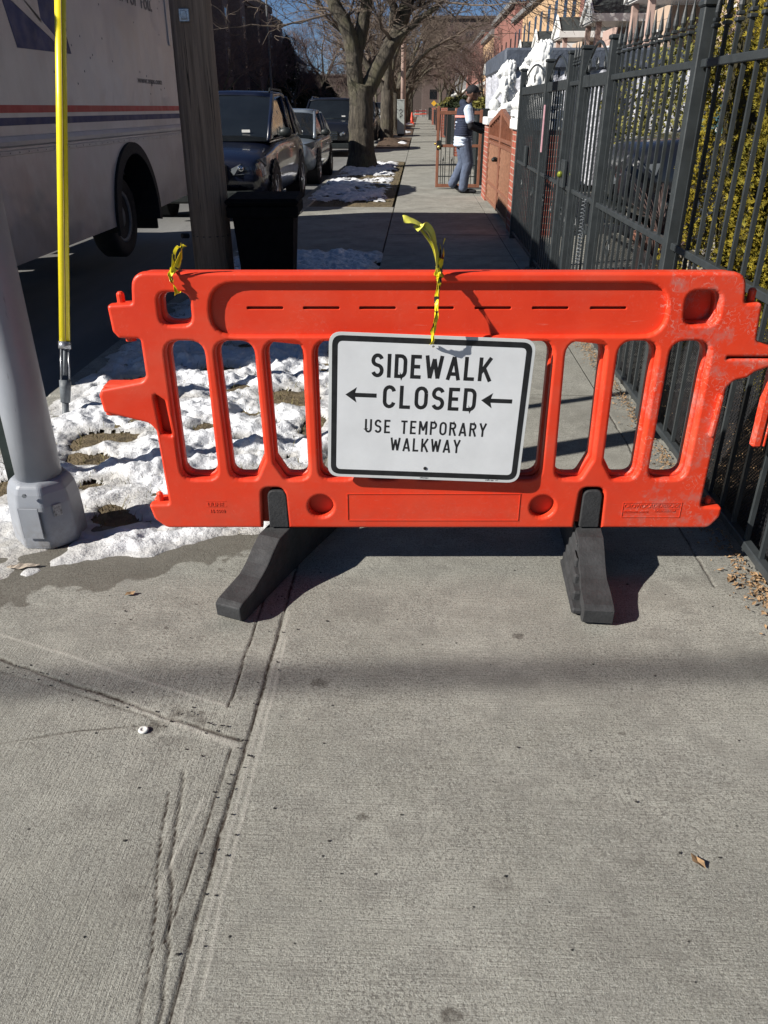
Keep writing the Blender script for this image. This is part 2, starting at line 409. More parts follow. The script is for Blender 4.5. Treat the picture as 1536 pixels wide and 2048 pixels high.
M['white_trim'] = simple("white trim", (.78,.78,.76), .5, .05, 5); M['shingle'] = simple("dark shingles", (.035,.042,.042), .85, .35, 12, .6, 40)
M['glass_dark'] = simple("dark glass", (.012,.015,.018), .06, .2, 2, Specular_IOR_Level=.7)
M['teal_glass'] = simple("teal glass", (.05,.13,.14), .06, .2, 2, Specular_IOR_Level=.7)
M['copper_lattice'] = simple("pale copper lattice", (.44,.23,.15), .5, .2, 15); M['copper'] = simple("copper brown paint", (.24,.10,.06), .45, .2, 15, .15, 50); M['brass'] = simple("brass", (.62,.48,.14), .3, .1, 9, metal=.8)
M['marble'] = simple("white painted concrete", (.82,.83,.82), .5, .06, 9, .25, 40)
M['tarp'] = simple("slate tarp", (.085,.10,.13), .5, .25, 5, .5, 8, bdist=.05); M['tarp_silver'] = simple("silver tarp", (.46,.47,.52), .38, .22, 4, .8, 6, bdist=.08)
def paint(name, c, rough=.25, coat=.8):
    g = NG(name); g.b.inputs['Coat Weight'].default_value = coat; g.b.inputs['Coat Roughness'].default_value = .04
    return g.out(c, g.ramp(g.noise(3,4,.6),.3,.7,(rough,)*3+(1,),(rough+.12,)*3+(1,)), None, .0)
M['navy'] = paint("navy car paint", (.006,.009,.024)); M['greycar'] = paint("blue grey car paint", (.17,.20,.235)); M['blackcar'] = paint("black car paint", (.008,.009,.013))
M['silvercar'] = paint("silver car paint", (.35,.36,.37))
M['tyre'] = simple("tyre", (.014,.014,.015), .85, .3, 30); M['rim'] = simple("alloy rim", (.35,.36,.38), .3, .15, 9, metal=.9)
M['chrome'] = simple("chrome", (.65,.66,.68), .12, .05, 4, metal=1.0); M['lens'] = simple("lamp lens", (.10,.11,.12), .1, .15, 12)
def truck_white():
    g = NG("dirty white van paint"); s = g.n("ShaderNodeSeparateXYZ"); g.l(g.tc.outputs['Object'], s.inputs[0])
    c = g.mix(g.ramp(g.noise(1.3,5,.6),.35,.7), (.50,.475,.48), (.40,.37,.37))
    st = g.noise(1,5,.7,g.vec((4,4,.35))); c = g.mix(g.math('MULTIPLY', g.ramp(st,.5,.75), .5), c, (.36,.31,.28))
    lo = g.n("ShaderNodeMapRange"); g.l(s.outputs['Z'], lo.inputs[0]); lo.inputs[1].default_value=1.15; lo.inputs[2].default_value=.4; lo.inputs[3].default_value=0; lo.inputs[4].default_value=.8
    c = g.mix(g.math('MULTIPLY', lo.outputs[0], g.ramp(g.noise(2.5,6,.7),.25,.65)), c, (.30,.235,.195))
    c = g.mix(g.math('MULTIPLY', g.ramp(g.noise(38,3,.7),.70,.76), .7), c, (.12,.10,.09))
    nb = g.bump(g.noise(1.0,3,.5,g.vec((1.6,1.6,1.6))), .35, .12); nb = g.bump(g.noise(4,3,.5), .2, .02, nb)
    return g.out(c, .30, nb, Specular_IOR_Level=.5)
M['van_white'] = truck_white()
M['van_red'] = simple("red stripe", (.42,.03,.035), .55, .15, 5); M['van_blue'] = simple("blue stripe", (.014,.028,.12), .6, .2, 5)
M['hedge'] = None
def leafy(name, a, b, c3):
    g = NG(name); f = g.noise(2.2,3,.6); c = g.mix(g.ramp(f,.35,.65), a, b); c = g.mix(g.ramp(g.noise(28,2,.6),.5,.75), c, c3)
    return g.out(c, .75, None, Specular_IOR_Level=.2)
M['hedge'] = leafy("arborvitae sprays", (.20,.165,.02), (.34,.26,.025), (.12,.14,.03))
M['boxwood'] = leafy("broad leaves", (.16,.15,.04), (.26,.24,.07), (.07,.09,.03))
M['conifer'] = leafy("dark needles", (.018,.026,.012), (.035,.045,.018), (.012,.016,.01))
M['leaf_dry'] = simple("dry leaves", (.30,.19,.10), .85, .5, 60); M['leaf_pale'] = simple("pale dry leaves", (.52,.42,.30), .85, .3, 60)
M['skin'] = simple("brown skin", (.12,.06,.04), .55, .15, 20); M['vest'] = simple("navy cloth", (.016,.024,.052), .85, .25, 20, .5, 60, bdist=.01)
M['shirt'] = simple("pale blue shirt", (.60,.70,.84), .85, .07, 14, .6, 18, bdist=.02); M['trousers'] = simple("slate trousers", (.085,.11,.17), .9, .2, 14, .6, 18, bdist=.02)
M['black_cloth'] = simple("black cloth", (.010,.010,.014), .85, .3, 20); M['coral'] = simple("coral reflective band", (.72,.30,.26), .5, .15, 60)
M['cone'] = simple("cone plastic", (.85,.08,.03), .5, .1, 5); M['yellow_sign'] = simple("yellow sign", (.80,.45,.04), .5, .1, 5)
M['bin_black'] = simple("black bin plastic", (.004,.004,.005), .9, .3, 10, Specular_IOR_Level=.12); M['cabinet'] = simple("pale grey cabinet", (.40,.43,.41), .5, .1, 5)
M['cap_white'] = simple("white plastic cap", (.75,.75,.72), .4, .08, 20); M['brown_pot'] = simple("terracotta", (.16,.07,.045), .85, .3, 8)
M['label_pink'] = simple("pink and white strip", (.72,.40,.45), .5, .25, 9)
M['stone_step'] = simple("stone step", (.32,.29,.25), .9, .25, 6, .5, 40)

# ---------------------------------------------------------------- ground
def plane(name, x0, x1, y0, y1, z, mat, kind='structure', sub=1):
    mb = MB(); mb.add([(x0,y0,z),(x1,y0,z),(x1,y1,z),(x0,y1,z)], [(0,1,2,3)]); return tag(mb.build(name, mat), kind=kind)
plane('ground', -700, 700, -60, 1400, -.32, M['soil'])
plane('road', -10.6, -2.05, -6, 420, -.13, M['asphalt'])
FX = 1.15           # fence line
KX = -1.95          # kerb edge
lines = [([(-.41,.3),(-.41,1.23),(-.405,1.46),(-.40,1.99),(-.395,4.2)], .007, .006, 1),
 ([(-.462,.9),(-.445,1.14),(-.44,1.41)], .0045,.004,1), ([(-.48,1.56),(-.48,2.2)], .005,.006,1),
 ([(-.44,.3),(-.46,.75),(-.48,.87),(-.52,1.06),(-.56,1.26)], .004,.004,1), ([(-.40,.5),(-.43,.77),(-.45,.89),(-.50,1.09),(-.54,1.33)], .006,.005,.8),
 ([(-2.6,2.2),(-1.19,1.73),(-1.01,1.66),(-.83,1.59),(-.65,1.52),(-.51,1.47),(-.42,1.44)], .008,.006,1),
 ([(-2.6,2.14),(-1.17,1.68),(-.94,1.6),(-.77,1.54),(-.65,1.5)], .004,.003,.7),
 ([(-2.6,1.05),(-1.03,1.4),(-.85,1.45),(-.69,1.48),(-.63,1.5)], .005,.003,.6),
 ([(1.02,2.2),(1.02,4.2)], .006,.006,.9), ([(-.40,4.05),(1.2,4.08)], .006,.006,.7),
 ([(-.41,2.56),(-.41,4.2)], .02,.008,.8)]
pale = [([(-.372,1.87),(-.37,1.44),(-.37,1.22),(-.37,1.0),(-.36,.8)], .004), ([(-2.0,2.05),(-1.24,1.84),(-1.01,1.76),(-.79,1.67),(-.48,1.56)], .005),
 ([(-.385,.6),(-.39,1.3),(-.385,2.0)], .004), ([(-.75,1.555),(-.55,1.47),(-.43,1.42)], .012), ([(-.505,1.0),(-.47,1.25)], .004)]
def seg_dist(X, Y, pts):
    D = np.full(X.shape, 9.0)
    for (a, b), (c, d) in zip(pts[:-1], pts[1:]):
        L = (c-a)**2+(d-b)**2; t = np.clip(((X-a)*(c-a)+(Y-b)*(d-b))/L, 0, 1)
        D = np.minimum(D, np.hypot(X-(a+t*(c-a)), Y-(b+t*(d-b))))
    return D
def near_walk():
    xs = np.arange(-2.7, FX+.12, .0046); ys = np.arange(.3, 4.12, .0046); X, Y = np.meshgrid(xs, ys)
    wob = (fbm(X*14, Y*14, 3, 4)-.5)*.012
    Z = (fbm(X*1.5, Y*1.5, 1, 3)-.5)*.008 + (fbm(X*22, Y*22, 5, 4)-.5)*.0012
    dirt = np.zeros_like(X); pl = np.zeros_like(X)
    for pts, wd, dp, amt in lines:
        d = np.abs(seg_dist(X+wob, Y+wob*.7, pts)); g = np.exp(-(d/(wd*.50))**2); Z -= dp*g*.9; g2 = np.exp(-(d/(wd*.55))**2); dirt = np.maximum(dirt, amt*g2*1.5*np.clip(.45+2.2*(fbm(X*9,Y*9,55,4)-.32),.2,1))
    for pts, wd in pale:
        d = seg_dist(X+wob*.5, Y, pts); g = np.exp(-(d/wd)**2); Z += .0008*g; pl = np.maximum(pl, g*.8)
    # crumbled patch at the joint crossing
    d = np.hypot((X+.60)*.8, Y-1.49); cr = np.exp(-(d/.11)**2)*fbm(X*30, Y*30, 8, 4); Z -= cr*.006; dirt = np.maximum(dirt, np.clip((cr-.42)*3,0,.75))
    # shallow trowelled channel of the old joint strip
    Z -= .0012*np.exp(-((seg_dist(X,Y,[(-.40,.3),(-.395,1.44),(-.44,2.2)]))/.045)**4)
    pass
    # meltwater stain spreading from the snow by the pole base
    e = fbm(X*9, Y*9, 12, 5)*.34
    front = np.where(X < -1.02, 2.02+(X+1.3)*.45, 2.15+(X+1.02)*.62)
    wet = np.clip((Y-(front+e-.22))*60, 0, 1)*np.clip((-.62-X+e*.6)*30, 0, 1)
    wet2 = np.clip((Y-(2.42+e*.5))*25,0,1)*np.clip((-.36-X)*20,0,1)
    wet = np.clip(np.maximum(wet, wet2*.9), 0, 1)
    for sx0, sy0, ra, rb in ((-.25,1.66,.026,.017),(-.10,1.21,.016,.009),(.09,.79,.022,.013),(-.55,1.0,.03,.02),(.55,1.5,.014,.008),(-.75,1.9,.012,.008),(.2,1.05,.03,.02),(.75,.9,.02,.02),(.33,1.9,.02,.012)):
        q = np.hypot((X-sx0)/ra, (Y-sy0)/rb)+(fbm(X*40,Y*40,66,3)-.5)*1.2; dirt = np.maximum(dirt, np.clip((1.05-q)*4,0,.62 if ra < .028 else .25))
    brush = np.clip((-.44-X)*60,0,1)*np.clip((1.62+(X+.42)*-.36-Y)*60,0,1)
    keep = ~(((X < -.415) & (Y > 2.53)) | ((X < -1.76) & (Y > 2.3)))
    return tag(link_mesh('sidewalk', grid_mesh('sidewalk', xs, ys, Z, keep, {'dirt':dirt,'pale':pl,'wet':wet,'brush':brush}), M['concrete_near']), kind='structure')
near_walk()
mb = MB(); rnd = random.Random(2)
mb.box(-.375, 1.35, 4.12, 420, -.3, -.022, mi=1)                      # gap bottoms
y = 4.126
while y < 330:
    L = 1.52 if y < 60 else 6.0
    z = rnd.uniform(-.003,.003)
    mb.box(-.37, 1.02, y, y+L-.010, -.2, z); mb.box(1.03, 1.33, y, y+L-.010, -.2, z-.004); y += L
tag(mb.build('sidewalk_far', [M['concrete'], M['dark']]), kind='structure')
# driveway crossings between the planting strips, and the kerb
strips = [(2.5, 8.7), (13.2, 25.0), (33.0, 46.0), (50.0, 66.0), (69.0, 90.0), (94.0, 150.0)]
mb = MB(); prev = 2.4
gaps = [(8.7,13.2),(25.0,33.0),(46.0,50.0),(66.0,69.0),(90.0,94.0),(150.0,330.0)]
for a, b in gaps:
    y = a+.004
    while y < b-.05:
        L = min(1.5, b-y) if b < 100 else b-y-.004; 
        if b-y-L < .3: L = b-y-.004
        mb.box(-1.76, -.386, y, y+L-.008, -.25, rnd.uniform(-.004,.002)); y += L
tag(mb.build('driveway', M['concrete']), kind='structure')
mb = MB(); y = -2.0
while y < 330:
    L = 3.0 if y < 60 else 12.0; mb.cbox(-2.05, -1.77, y, y+L-.01, -.3, .004+rnd.uniform(-.003,.003), .015); y += L
tag(mb.build('kerb', M['concrete']), kind='structure')
xs = np.arange(-1.765, -.385, .03)
for a, b in strips:
    ys = np.arange(a, b+.02, .04 if b < 30 else .2); X, Y = np.meshgrid(xs, ys)
    Z = -.008+(fbm(X*3,Y*3,31,4)-.5)*.03+(fbm(X*14,Y*14,33,3)-.5)*.02
    o = link_mesh('planting_strip', grid_mesh('planting_strip', xs, ys, Z), M['soil'] if b < 30 else M['mulch']); tag(o, kind='structure')
# opposite side of the street and the front yards
plane('opposite_sidewalk', -17.0, -10.75, -6, 420, 0.0, M['concrete'])
mb = MB(); mb.box(-10.75, -10.6, -6, 420, -.3, .01); tag(mb.build('opposite_kerb', M['concrete']), kind='structure')
plane('front_yard', FX+.12, 7.3, 4.2, 420, -.012, M['concrete'])
xs = np.arange(FX+.10, 4.0, .03); ys = np.arange(1.4, 4.25, .03); X, Y = np.meshgrid(xs, ys)
tag(link_mesh('yard_soil', grid_mesh('yard_soil', xs, ys, .0+(fbm(X*4,Y*4,41,4)-.5)*.06), M['mulch']), kind='structure')

# ---------------------------------------------------------------- snow (uncountable: one object per drift field)
def snow_field(name, x0, x1, y0, y1, st, seed, level, edge, clear=None, base=.0, amp=.07, lumps=.030, grime_lo=0.0):
    xs = np.arange(x0, x1, st); ys = np.arange(y0, y1, st); X, Y = np.meshgrid(xs, ys)
    n = fbm(X*3.4, Y*3.4, seed, 5, .55); d = edge(X, Y) + (fbm(X*5,Y*5,seed+7,4)-.5)*.28
    h = (n-level)*.55; h = np.minimum(h, d*.5)
    if clear:
        for cx, cy, rx, ry, dp in clear:
            q = np.hypot((X-cx)/rx, (Y-cy)/ry) + (fbm(X*7,Y*7,seed+3,4)-.5)*2.4; h = np.minimum(h, (q-1)*.06+ (1-dp)*.05)
    pits = fbm(X*9, Y*9, seed+11, 4, .55); fin = fbm(X*34, Y*34, seed+13, 4, .65)
    H = np.where(h > 0, np.minimum(h, .16)**.6*amp*2.4, h*1.5)
    H = H + np.clip(h*20,0,1)*((pits-.5)*lumps*2.6+(fin-.5)*lumps)
    bump_ = np.abs(fbm(X*5.5,Y*5.5,seed+17,3)-.5); H = H + np.clip(h*12,0,1)*(.02-bump_*.13)*(lumps/.02)*.5
    gr = np.clip(1-h*14, 0, 1)*.85 + np.clip(fin-.60,0,1)*3*.5 + np.clip(n-.60,0,1)*1.6 + grime_lo
    return xs, ys, base+H, h > -.012, np.clip(gr,0,1)
def edge1(X, Y):
    return np.minimum(np.minimum(X+1.93, (-.40-X)), np.minimum((Y-2.42-np.clip(X+1.2,0,1)*.12)*1.0, 8.9-Y))+.02
xs, ys, Z, keep, gr = snow_field('snow', -2.02, -.36, 2.2, 8.95, .0115, 61, .20, edge1,
    clear=[(-1.55,3.42,.16,.10,1),(-.72,4.05,.14,.12,1),(-1.36,2.88,.10,.07,1),(-1.22,4.55,.11,.05,.9),(-1.20,2.66,.10,.09,1),(-.60,3.04,.13,.05,1),(-.52,4.9,.06,.10,1),(-1.78,2.75,.13,.16,1),(-.95,2.72,.08,.05,1),(-1.1,2.50,.10,.05,1),(-1.35,4.0,.12,.05,.8),(-.5,3.6,.05,.12,.9),(-1.45,3.15,.10,.06,.9),(-1.0,5.1,.22,.07,.8),(-1.5,5.25,.2,.08,.9),(-1.0,6.2,.4,.3,.7),(-1.05,3.55,.04,.04,.9),(-.8,3.4,.05,.03,.9),(-1.6,4.3,.12,.05,.9)], amp=.034)
tag(link_mesh('snow', grid_mesh('snow', xs, ys, Z, keep, {'grime':gr}), M['snow']), 'lumpy trodden snow over the grass strip behind the orange barrier', 'snow', kind='stuff')
def edge_ice(X, Y): return np.minimum(.125-np.abs(Y-(2.37+(X+1.2)*.36)), np.minimum(X+1.27, -.70-X))*1.0
xs, ys, Z, keep, gr = snow_field('snow', -1.36, -.5, 2.15, 2.75, .008, 71, .22, edge_ice, amp=.036, lumps=.018, grime_lo=.12)
tag(link_mesh('snow', grid_mesh('snow', xs, ys, Z, keep, {'grime':gr*.7}), M['snow']), 'thawing icy crust of snow beside the grey pole base', 'snow', kind='stuff')
def edge_left(X, Y): return np.minimum(np.minimum(.16-np.abs(Y-2.30-(X+1.6)*-.1)*.8, X+2.3), -1.32-X)
xs, ys, Z, keep, gr = snow_field('snow', -2.3, -1.3, 2.05, 2.7, .009, 75, .25, edge_left, amp=.02, lumps=.010, grime_lo=.35)
tag(link_mesh('snow', grid_mesh('snow', xs, ys, Z, keep, {'grime':gr}), M['snow']), 'thin grimy ice left of the grey pole base', 'snow', kind='stuff')
def edge2(X, Y): return np.minimum(np.minimum(X+1.93, -.62-X-np.clip(Y-17,0,9)*.0), np.minimum(Y-14.2, 24.4-Y)*.35)+.03
xs, ys, Z, keep, gr = snow_field('snow', -1.93, -.5, 13.8, 24.5, .03, 83, .36, edge2, amp=.06, clear=[(-1.1,19.2,.7,.5,1),(-.8,17.0,.25,.6,1)])
tag(link_mesh('snow', grid_mesh('snow', xs, ys, Z, keep, {'grime':gr*.6}), M['snow']), 'bright snow patch round the foot of the forked tree', 'snow', kind='stuff')
for k, (cx, cy, rx, ry, nm) in enumerate([(-.75,37.5,.25,.9,'small snow patch beside the second tree bed'),(-1.0,55.0,.45,2.2,'snow patch beside the third tree'),(-.95,84.0,.5,4.0,'snow heap with the orange cone far down the sidewalk')]):
    e = lambda X, Y: .35-np.hypot((X-cx)/rx, (Y-cy)/ry)*.35
    xs, ys, Z, keep, gr = snow_field('snow', cx-rx*1.3, cx+rx*1.3, cy-ry*1.3, cy+ry*1.3, .05, 90+k, .30, e, amp=.10)
    tag(link_mesh('snow', grid_mesh('snow', xs, ys, Z, keep, {'grime':gr*.5}), M['snow']), nm, 'snow', kind='stuff')
# tufts of dead grass showing where the snow has gone
mb = MB(); rnd = random.Random(5)
for k in range(5200):
    if k < 3600: x, y = rnd.uniform(-1.92,-.42), rnd.uniform(2.5,6.5)
    else: x, y = rnd.uniform(-1.4,-.4), rnd.uniform(13.3,24)
    h = rnd.uniform(.012,.032); a = rnd.uniform(0,6.28); dx, dy = math.cos(a)*.004, math.sin(a)*.004; lx, ly = rnd.uniform(-.03,.03), rnd.uniform(-.03,.03)
    mb.add([(x-dx,y-dy,-.02),(x+dx,y+dy,-.02),(x+lx,y+ly,h)], [(0,1,2)])
tag(mb.build('grass', M['soil_grass'] if 'soil_grass' in M else simple("dead grass", (.17,.15,.06), .9, .5, 9)), 'matted brown winter grass showing through the snow', 'grass', kind='stuff')
def litter(name, n, region, seed, label, sz=(.008,.022), zb=.004, mats=('leaf_dry','leaf_pale')):
    mb = MB(); rnd = random.Random(seed)
    for k in range(n):
        x, y = region(rnd); s = rnd.uniform(*sz); a = rnd.uniform(0,6.28); z = zb+rnd.uniform(0,.012)
        m = T(x,y,z, rnd.uniform(-.6,.6), rnd.uniform(-.6,.6), a)
        mb.add([(-s,0,0),(-s*.3,-s*.5,s*.2),(s,0,s*.1),(-s*.2,s*.45,s*.25),(0,0,0)], [(0,1,4),(1,2,4),(2,3,4),(3,0,4)], m, mi=rnd.random() < .45)
    return tag(mb.build(name, [M[m] for m in mats]), label, 'leaf litter', kind='stuff')
litter('leaf_litter', 2600, lambda r: (FX-abs(r.gauss(0,.045))+.02, r.uniform(2.1,8.0)), 9, 'dry leaf crumbs gathered along the foot of the black fence', (.004,.010))
litter('leaf_litter', 900, lambda r: (r.gauss(1.19,.045), r.uniform(1.55,2.28)), 10, 'pale dry leaves heaped by the nearest fence post', (.004,.013), .004, ('leaf_dry','leaf_pale'))
litter('leaf_litter', 1800, lambda r: (r.uniform(FX+.12,2.8), r.uniform(1.6,4.2)), 11, 'brown leaves lying on the yard soil behind the net', (.008,.022), .03)
for k, (x, y, s, a, lb) in enumerate([(.62,1.12,.020,2.2,'small tan leaf alone on the near right slab'),(1.08,2.24,.020,1.0,'rust coloured leaf right of the black foot of the barrier'),(-.92,2.07,.018,.4,'curled red brown leaf on the edge of the wet stain')]):
    mb = MB(); mb.add([(-s,0,0),(-s*.4,-s*.45,.006),(s*.5,-s*.4,.002),(s,0,.009),(s*.3,s*.5,.004),(-s*.5,s*.4,.007),(0,0,.001)], [(i,(i+1)%6,6) for i in range(6)])
    o = mb.build('leaf', M['leaf_dry']); o.location = (x,y,.004); o.rotation_euler = (0,0,a); tag(o, lb, 'leaf')
mb = MB(); mb.lathe([(.004,.0),(.0125,.0),(.0135,.002),(.012,.0045),(.006,.005),(.0055,.0035),(.001,.0035)], 20)
o = mb.build('bottle_cap', M['cap_white'], smooth=True); o.location = (-.68,1.46,.0); tag(o, 'round white plastic cap on the joint of the near slabs', 'cap')
mb = MB(); rnd = random.Random(15)
for k in range(170):
    x = rnd.uniform(-1.1,1.0); y = rnd.uniform(.7,2.3); s = rnd.uniform(.0012,.0034)
    if k < 80: t = rnd.random(); x, y = (-.41+rnd.gauss(0,.02), .8+1.3*t) if k < 40 else (-.45-.7*t+rnd.gauss(0,.03), 1.46+.25*t+rnd.gauss(0,.015))
    mb.ball((x,y,s*.4), (s*rnd.uniform(.8,1.7),s,s*.6), 5, 4)
tag(mb.build('grit', M['dark']), 'dark crumbs of grit scattered over the near concrete', 'grit', kind='stuff')
# flattened scrap of foil by the pole base
mb = MB(); rr = random.Random(3)
v = []; 
for i in range(9):
    t = i/8; v += [(t*.11, -.012*math.sin(math.pi*t)-.003, rr.uniform(.001,.008)), (t*.11, .014*math.sin(math.pi*t)+.003, rr.uniform(.002,.010))]
mb.add(v, [(2*i,2*i+2,2*i+3,2*i+1) for i in range(8)])
o = mb.build('wrapper', simple("foil scrap", (.55,.47,.38), .35, .4, 60, metal=.3)); o.location = (-1.40,2.21,.006); o.rotation_euler = (0,0,.15); tag(o, 'crumpled silvery wrapper in front of the grey pole base', 'wrapper')
# ---------------------------------------------------------------- orange barrier
def heading(u, d): return (u*math.cos(PS)-d*math.sin(PS), u*math.sin(PS)+d*math.cos(PS))
bx, by = heading(0, 2.25)
barrier = empty('barrier', (bx, by, 0), PS, 'orange plastic barrier across the sidewalk on two black rubber feet', 'barrier')
outline = fillet([(-.722,1.004,.075),(1.037,1.004,.075),(1.047,.917,.012),(1.1,.917,.012),(1.106,.806,.02),(1.15,.79,.02),(1.25,.787,.01),(1.254,.726,.01),(1.164,.726,.03),(1.125,.711,.02),
  (1.103,.692,.02),(1.067,.684,.03),(1.048,.66,.02),(1.047,.252,.015),(1.119,.249,.01),(1.118,.213,.03),(1.088,.172,.03),(-.728,.172,.03),(-.765,.205,.03),(-.777,.260,.01),(-.709,.262,.01),
  (-.716,.521,.02),(-.734,.545,.03),(-.87,.581,.012),(-.876,.638,.012),(-.866,.656,.01),(-.735,.682,.03),(-.723,.70,.01),(-.723,.812,.01),(-.787,.814,.012),(-.802,.834,.012),(-.806,.912,.012),(-.732,.916,.01)], 6)
def slot(x0, x1, kind): 
    if kind == 0: return [(x0,.806,.045),(x1,.806,.045),(x1,.351,.04),(x0,.351,.04)]
    if kind == 1: return [(x0,.806,.045),(x1,.806,.045),(x1+.006,.42,.02),(x1-.026,.351,.02),(x0+.01,.351,.04)]
    return [(x0,.806,.045),(x1,.806,.045),(x1,.351,.04),(x0+.040,.351,.02),(x0+.006,.41,.02)]
sd = [(-.655,-.536,0),(-.507,-.387,1),(-.359,-.241,2),(-.209,-.091,0),(-.059,.059,0),(.091,.209,0),(.241,.356,0),(.392,.507,0),(.543,.664,1),(.699,.820,2),(.855,.976,0)]
def grow(poly, e): 
    cx = sum(p[0] for p in poly)/len(poly); cz = sum(p[1] for p in poly)/len(poly)
    return [(p[0]+(e if p[0] > cx else -e), p[1]+(e if p[1] > cz else -e), p[2]) for p in poly]
slots = [slot(*s) for s in sd]
notch = lambda x0, x1: [(x0+.004,.319,.022),(x1-.004,.319,.022),(x1+.003,.10,0),(x0-.003,.10,0)]
notches = [(-.402,-.324),(.640,.722)]
hand_l = [(-.655,.948,.03),(-.562,.948,.03),(-.564,.852,.03),(-.657,.852,.03)]
hand_r = [(.872,.953,.035),(.976,.953,.035),(.980,.852,.035),(.880,.852,.035)]
top_rec = [(-.502,.974,.08),(.818,.974,.08),(.832,.822,.09),(-.512,.822,.09)]
circ = lambda cx, cz, r: [(cx+r*math.cos(a*math.pi/12), cz+r*math.sin(a*math.pi/12)) for a in range(24)]
rib_l = [(-.707,.645,.008),(-.676,.620,.008),(-.668,.502,.008),(-.700,.512,.008)]
rib_r = [(1.040,.640,.008),(1.026,.645,.008),(1.020,.505,.008),(1.034,.505,.008)]
slit = lambda x0, x1, z, h=.006: fillet([(x0,z-h,h),(x1,z-h,h),(x1,z+h,h),(x0,z+h,h)], 3)
def holes(lst): return [fillet(p, 5) for p in lst]
mb = MB()
def layer(outl, hl, y0, y1, bev, res=2):
    th = y1-y0; v, f = plate_mesh(outl, hl, th, bev, res, Matrix.Translation((0,(y0+y1)/2,0)) @ UP); mb.add(v, f)
# the feet slots run out through the bottom edge: cut them into the outline itself
def with_notches(o, inset=0.0):
    out = []
    for i, p in enumerate(o):
        out.append(p); q = o[(i+1) % len(o)]
        if abs(p[1]-.172) < .004 and abs(q[1]-.172) < .004 and p[0] > 1.0 and q[0] < -.5:
            for x0, x1 in reversed(notches): 
                x0 -= .004; x1 += .004
                out += [(x1,.172)] + fillet([(x1,.172),(x1-.006,.322,.026),(x0+.006,.322,.026),(x0,.172)],5)[1:-1] + [(x0,.172)]
    return out
front = with_notches(outline)
deep = [circ(-.208,.254,.041), circ(.524,.252,.041)]
layer(front, holes(slots)+[fillet(hand_l,5), fillet(hand_r,5), fillet(top_rec,6), fillet(rib_l,3), slit(1.03,1.235,.755,.003)]+deep, 0, .036, .010, 3)
back_out = [(x + (.006 if x < 0 else -.006), z + (-.004 if z > .6 else .004)) for x, z in outline]
layer(back_out, holes([grow(s, -.007) for s in slots])+[fillet(grow(hand_l,-.006),5), fillet(grow(hand_r,-.004),5)], .0362, .074, .008, 2)
slits = [slit(x0, x0+.107, .900, .0042) for x0 in (-.402,-.237,-.072,.098,.266,.434,.604)]
v, f = plate_mesh(fillet(grow(top_rec,.004),6), slits, .013, 0.0015, 1, Matrix.Translation((0,.0245,0)) @ UP); mb.add(v, f)
v, f = plate_mesh(fillet(grow(hand_r,.002),5), [], .006, 0, 0, Matrix.Translation((0,.068,0)) @ UP); mb.add(v, f)
# shallow framed label field, raised ribs and pegs
for x0, x1, z0, z1, t in ((-.121,.447,.202,.302,.0022),(.788,.982,.214,.270,.0016)):
    for a in ((x0,x1,z1-.0018,z1),(x0,x1,z0,z0+.0018)): mb.box(a[0],a[1],-t,.002,a[2],a[3])
    for a in ((x0,x0+.0018),(x1-.0018,x1)): mb.box(a[0],a[1],-t*.8,.002,z0+.002,z1-.002)
v, f = plate_mesh(fillet(rib_r,3), [], .02, .004, 2, Matrix.Translation((0,-.004,0)) @ UP); mb.add(v, f)
for px, z0, z1, r in ((-.772,.905,.944,.0115),(1.076,.905,.955,.0115),(-.745,.255,.292,.0105),(1.079,.245,.276,.0105),(-.76,.80,.822,.016)):
    mb.tube([(px,.034,z0),(px,.034,z1-.006),(px,.034,z1)], [r,r,r*.55], 12)
for z in (.575,.655): pass
# box-shaped ends of the left coupling lug and the hanging tongue of the right one
mb.cbox(-.868,-.74,.012,.062,.566,.584,.004); mb.cbox(-.862,-.75,.008,.066,.640,.668,.006)
mb.cbox(1.178,1.208,.020,.050,.455,.735,.006); mb.cbox(1.213,1.220,.022,.048,.458,.735,.002)
body = mb.build('panel', M['orange'], barrier)
for s, x, z, h in (("ULINE",-.582,.259,.015),("16 5500",-.577,.236,.012)):
    mb2 = MB(); v, f = text_lists(s, h*1.35, .0008, Matrix.Translation((x,-.0006,z-.004)) @ UP, .0003, sx=.95); mb2.add(v, f); mb2.build('embossed_text', M['orange_text'] if 'orange_text' in M else M['orange'], barrier)
mb2 = MB()
for a in ((-.588,-.520,.273,.2745),(-.588,-.520,.2535,.255)): mb2.box(a[0],a[1],-.001,.001,a[2],a[3])
for s, x, z, h in (("CROWDCADE",.792,.250,.017),("PEDESTRIAN BARRIER",.792,.232,.008),("PLASTICADE",.899,.251,.013),("PLASTICADE.COM",.895,.235,.008)):
    v, f = text_lists(s, h*1.2, .0008, Matrix.Translation((x,-.0006,z)) @ UP, .0002, sx=.88); mb2.add(v, f)
for a in ((.894,.976,.264,.2652),(.894,.976,.2455,.2467)): mb2.box(a[0],a[1],-.0012,.001,a[2],a[3])
mb2.build('embossed_text', M['orange'], barrier)
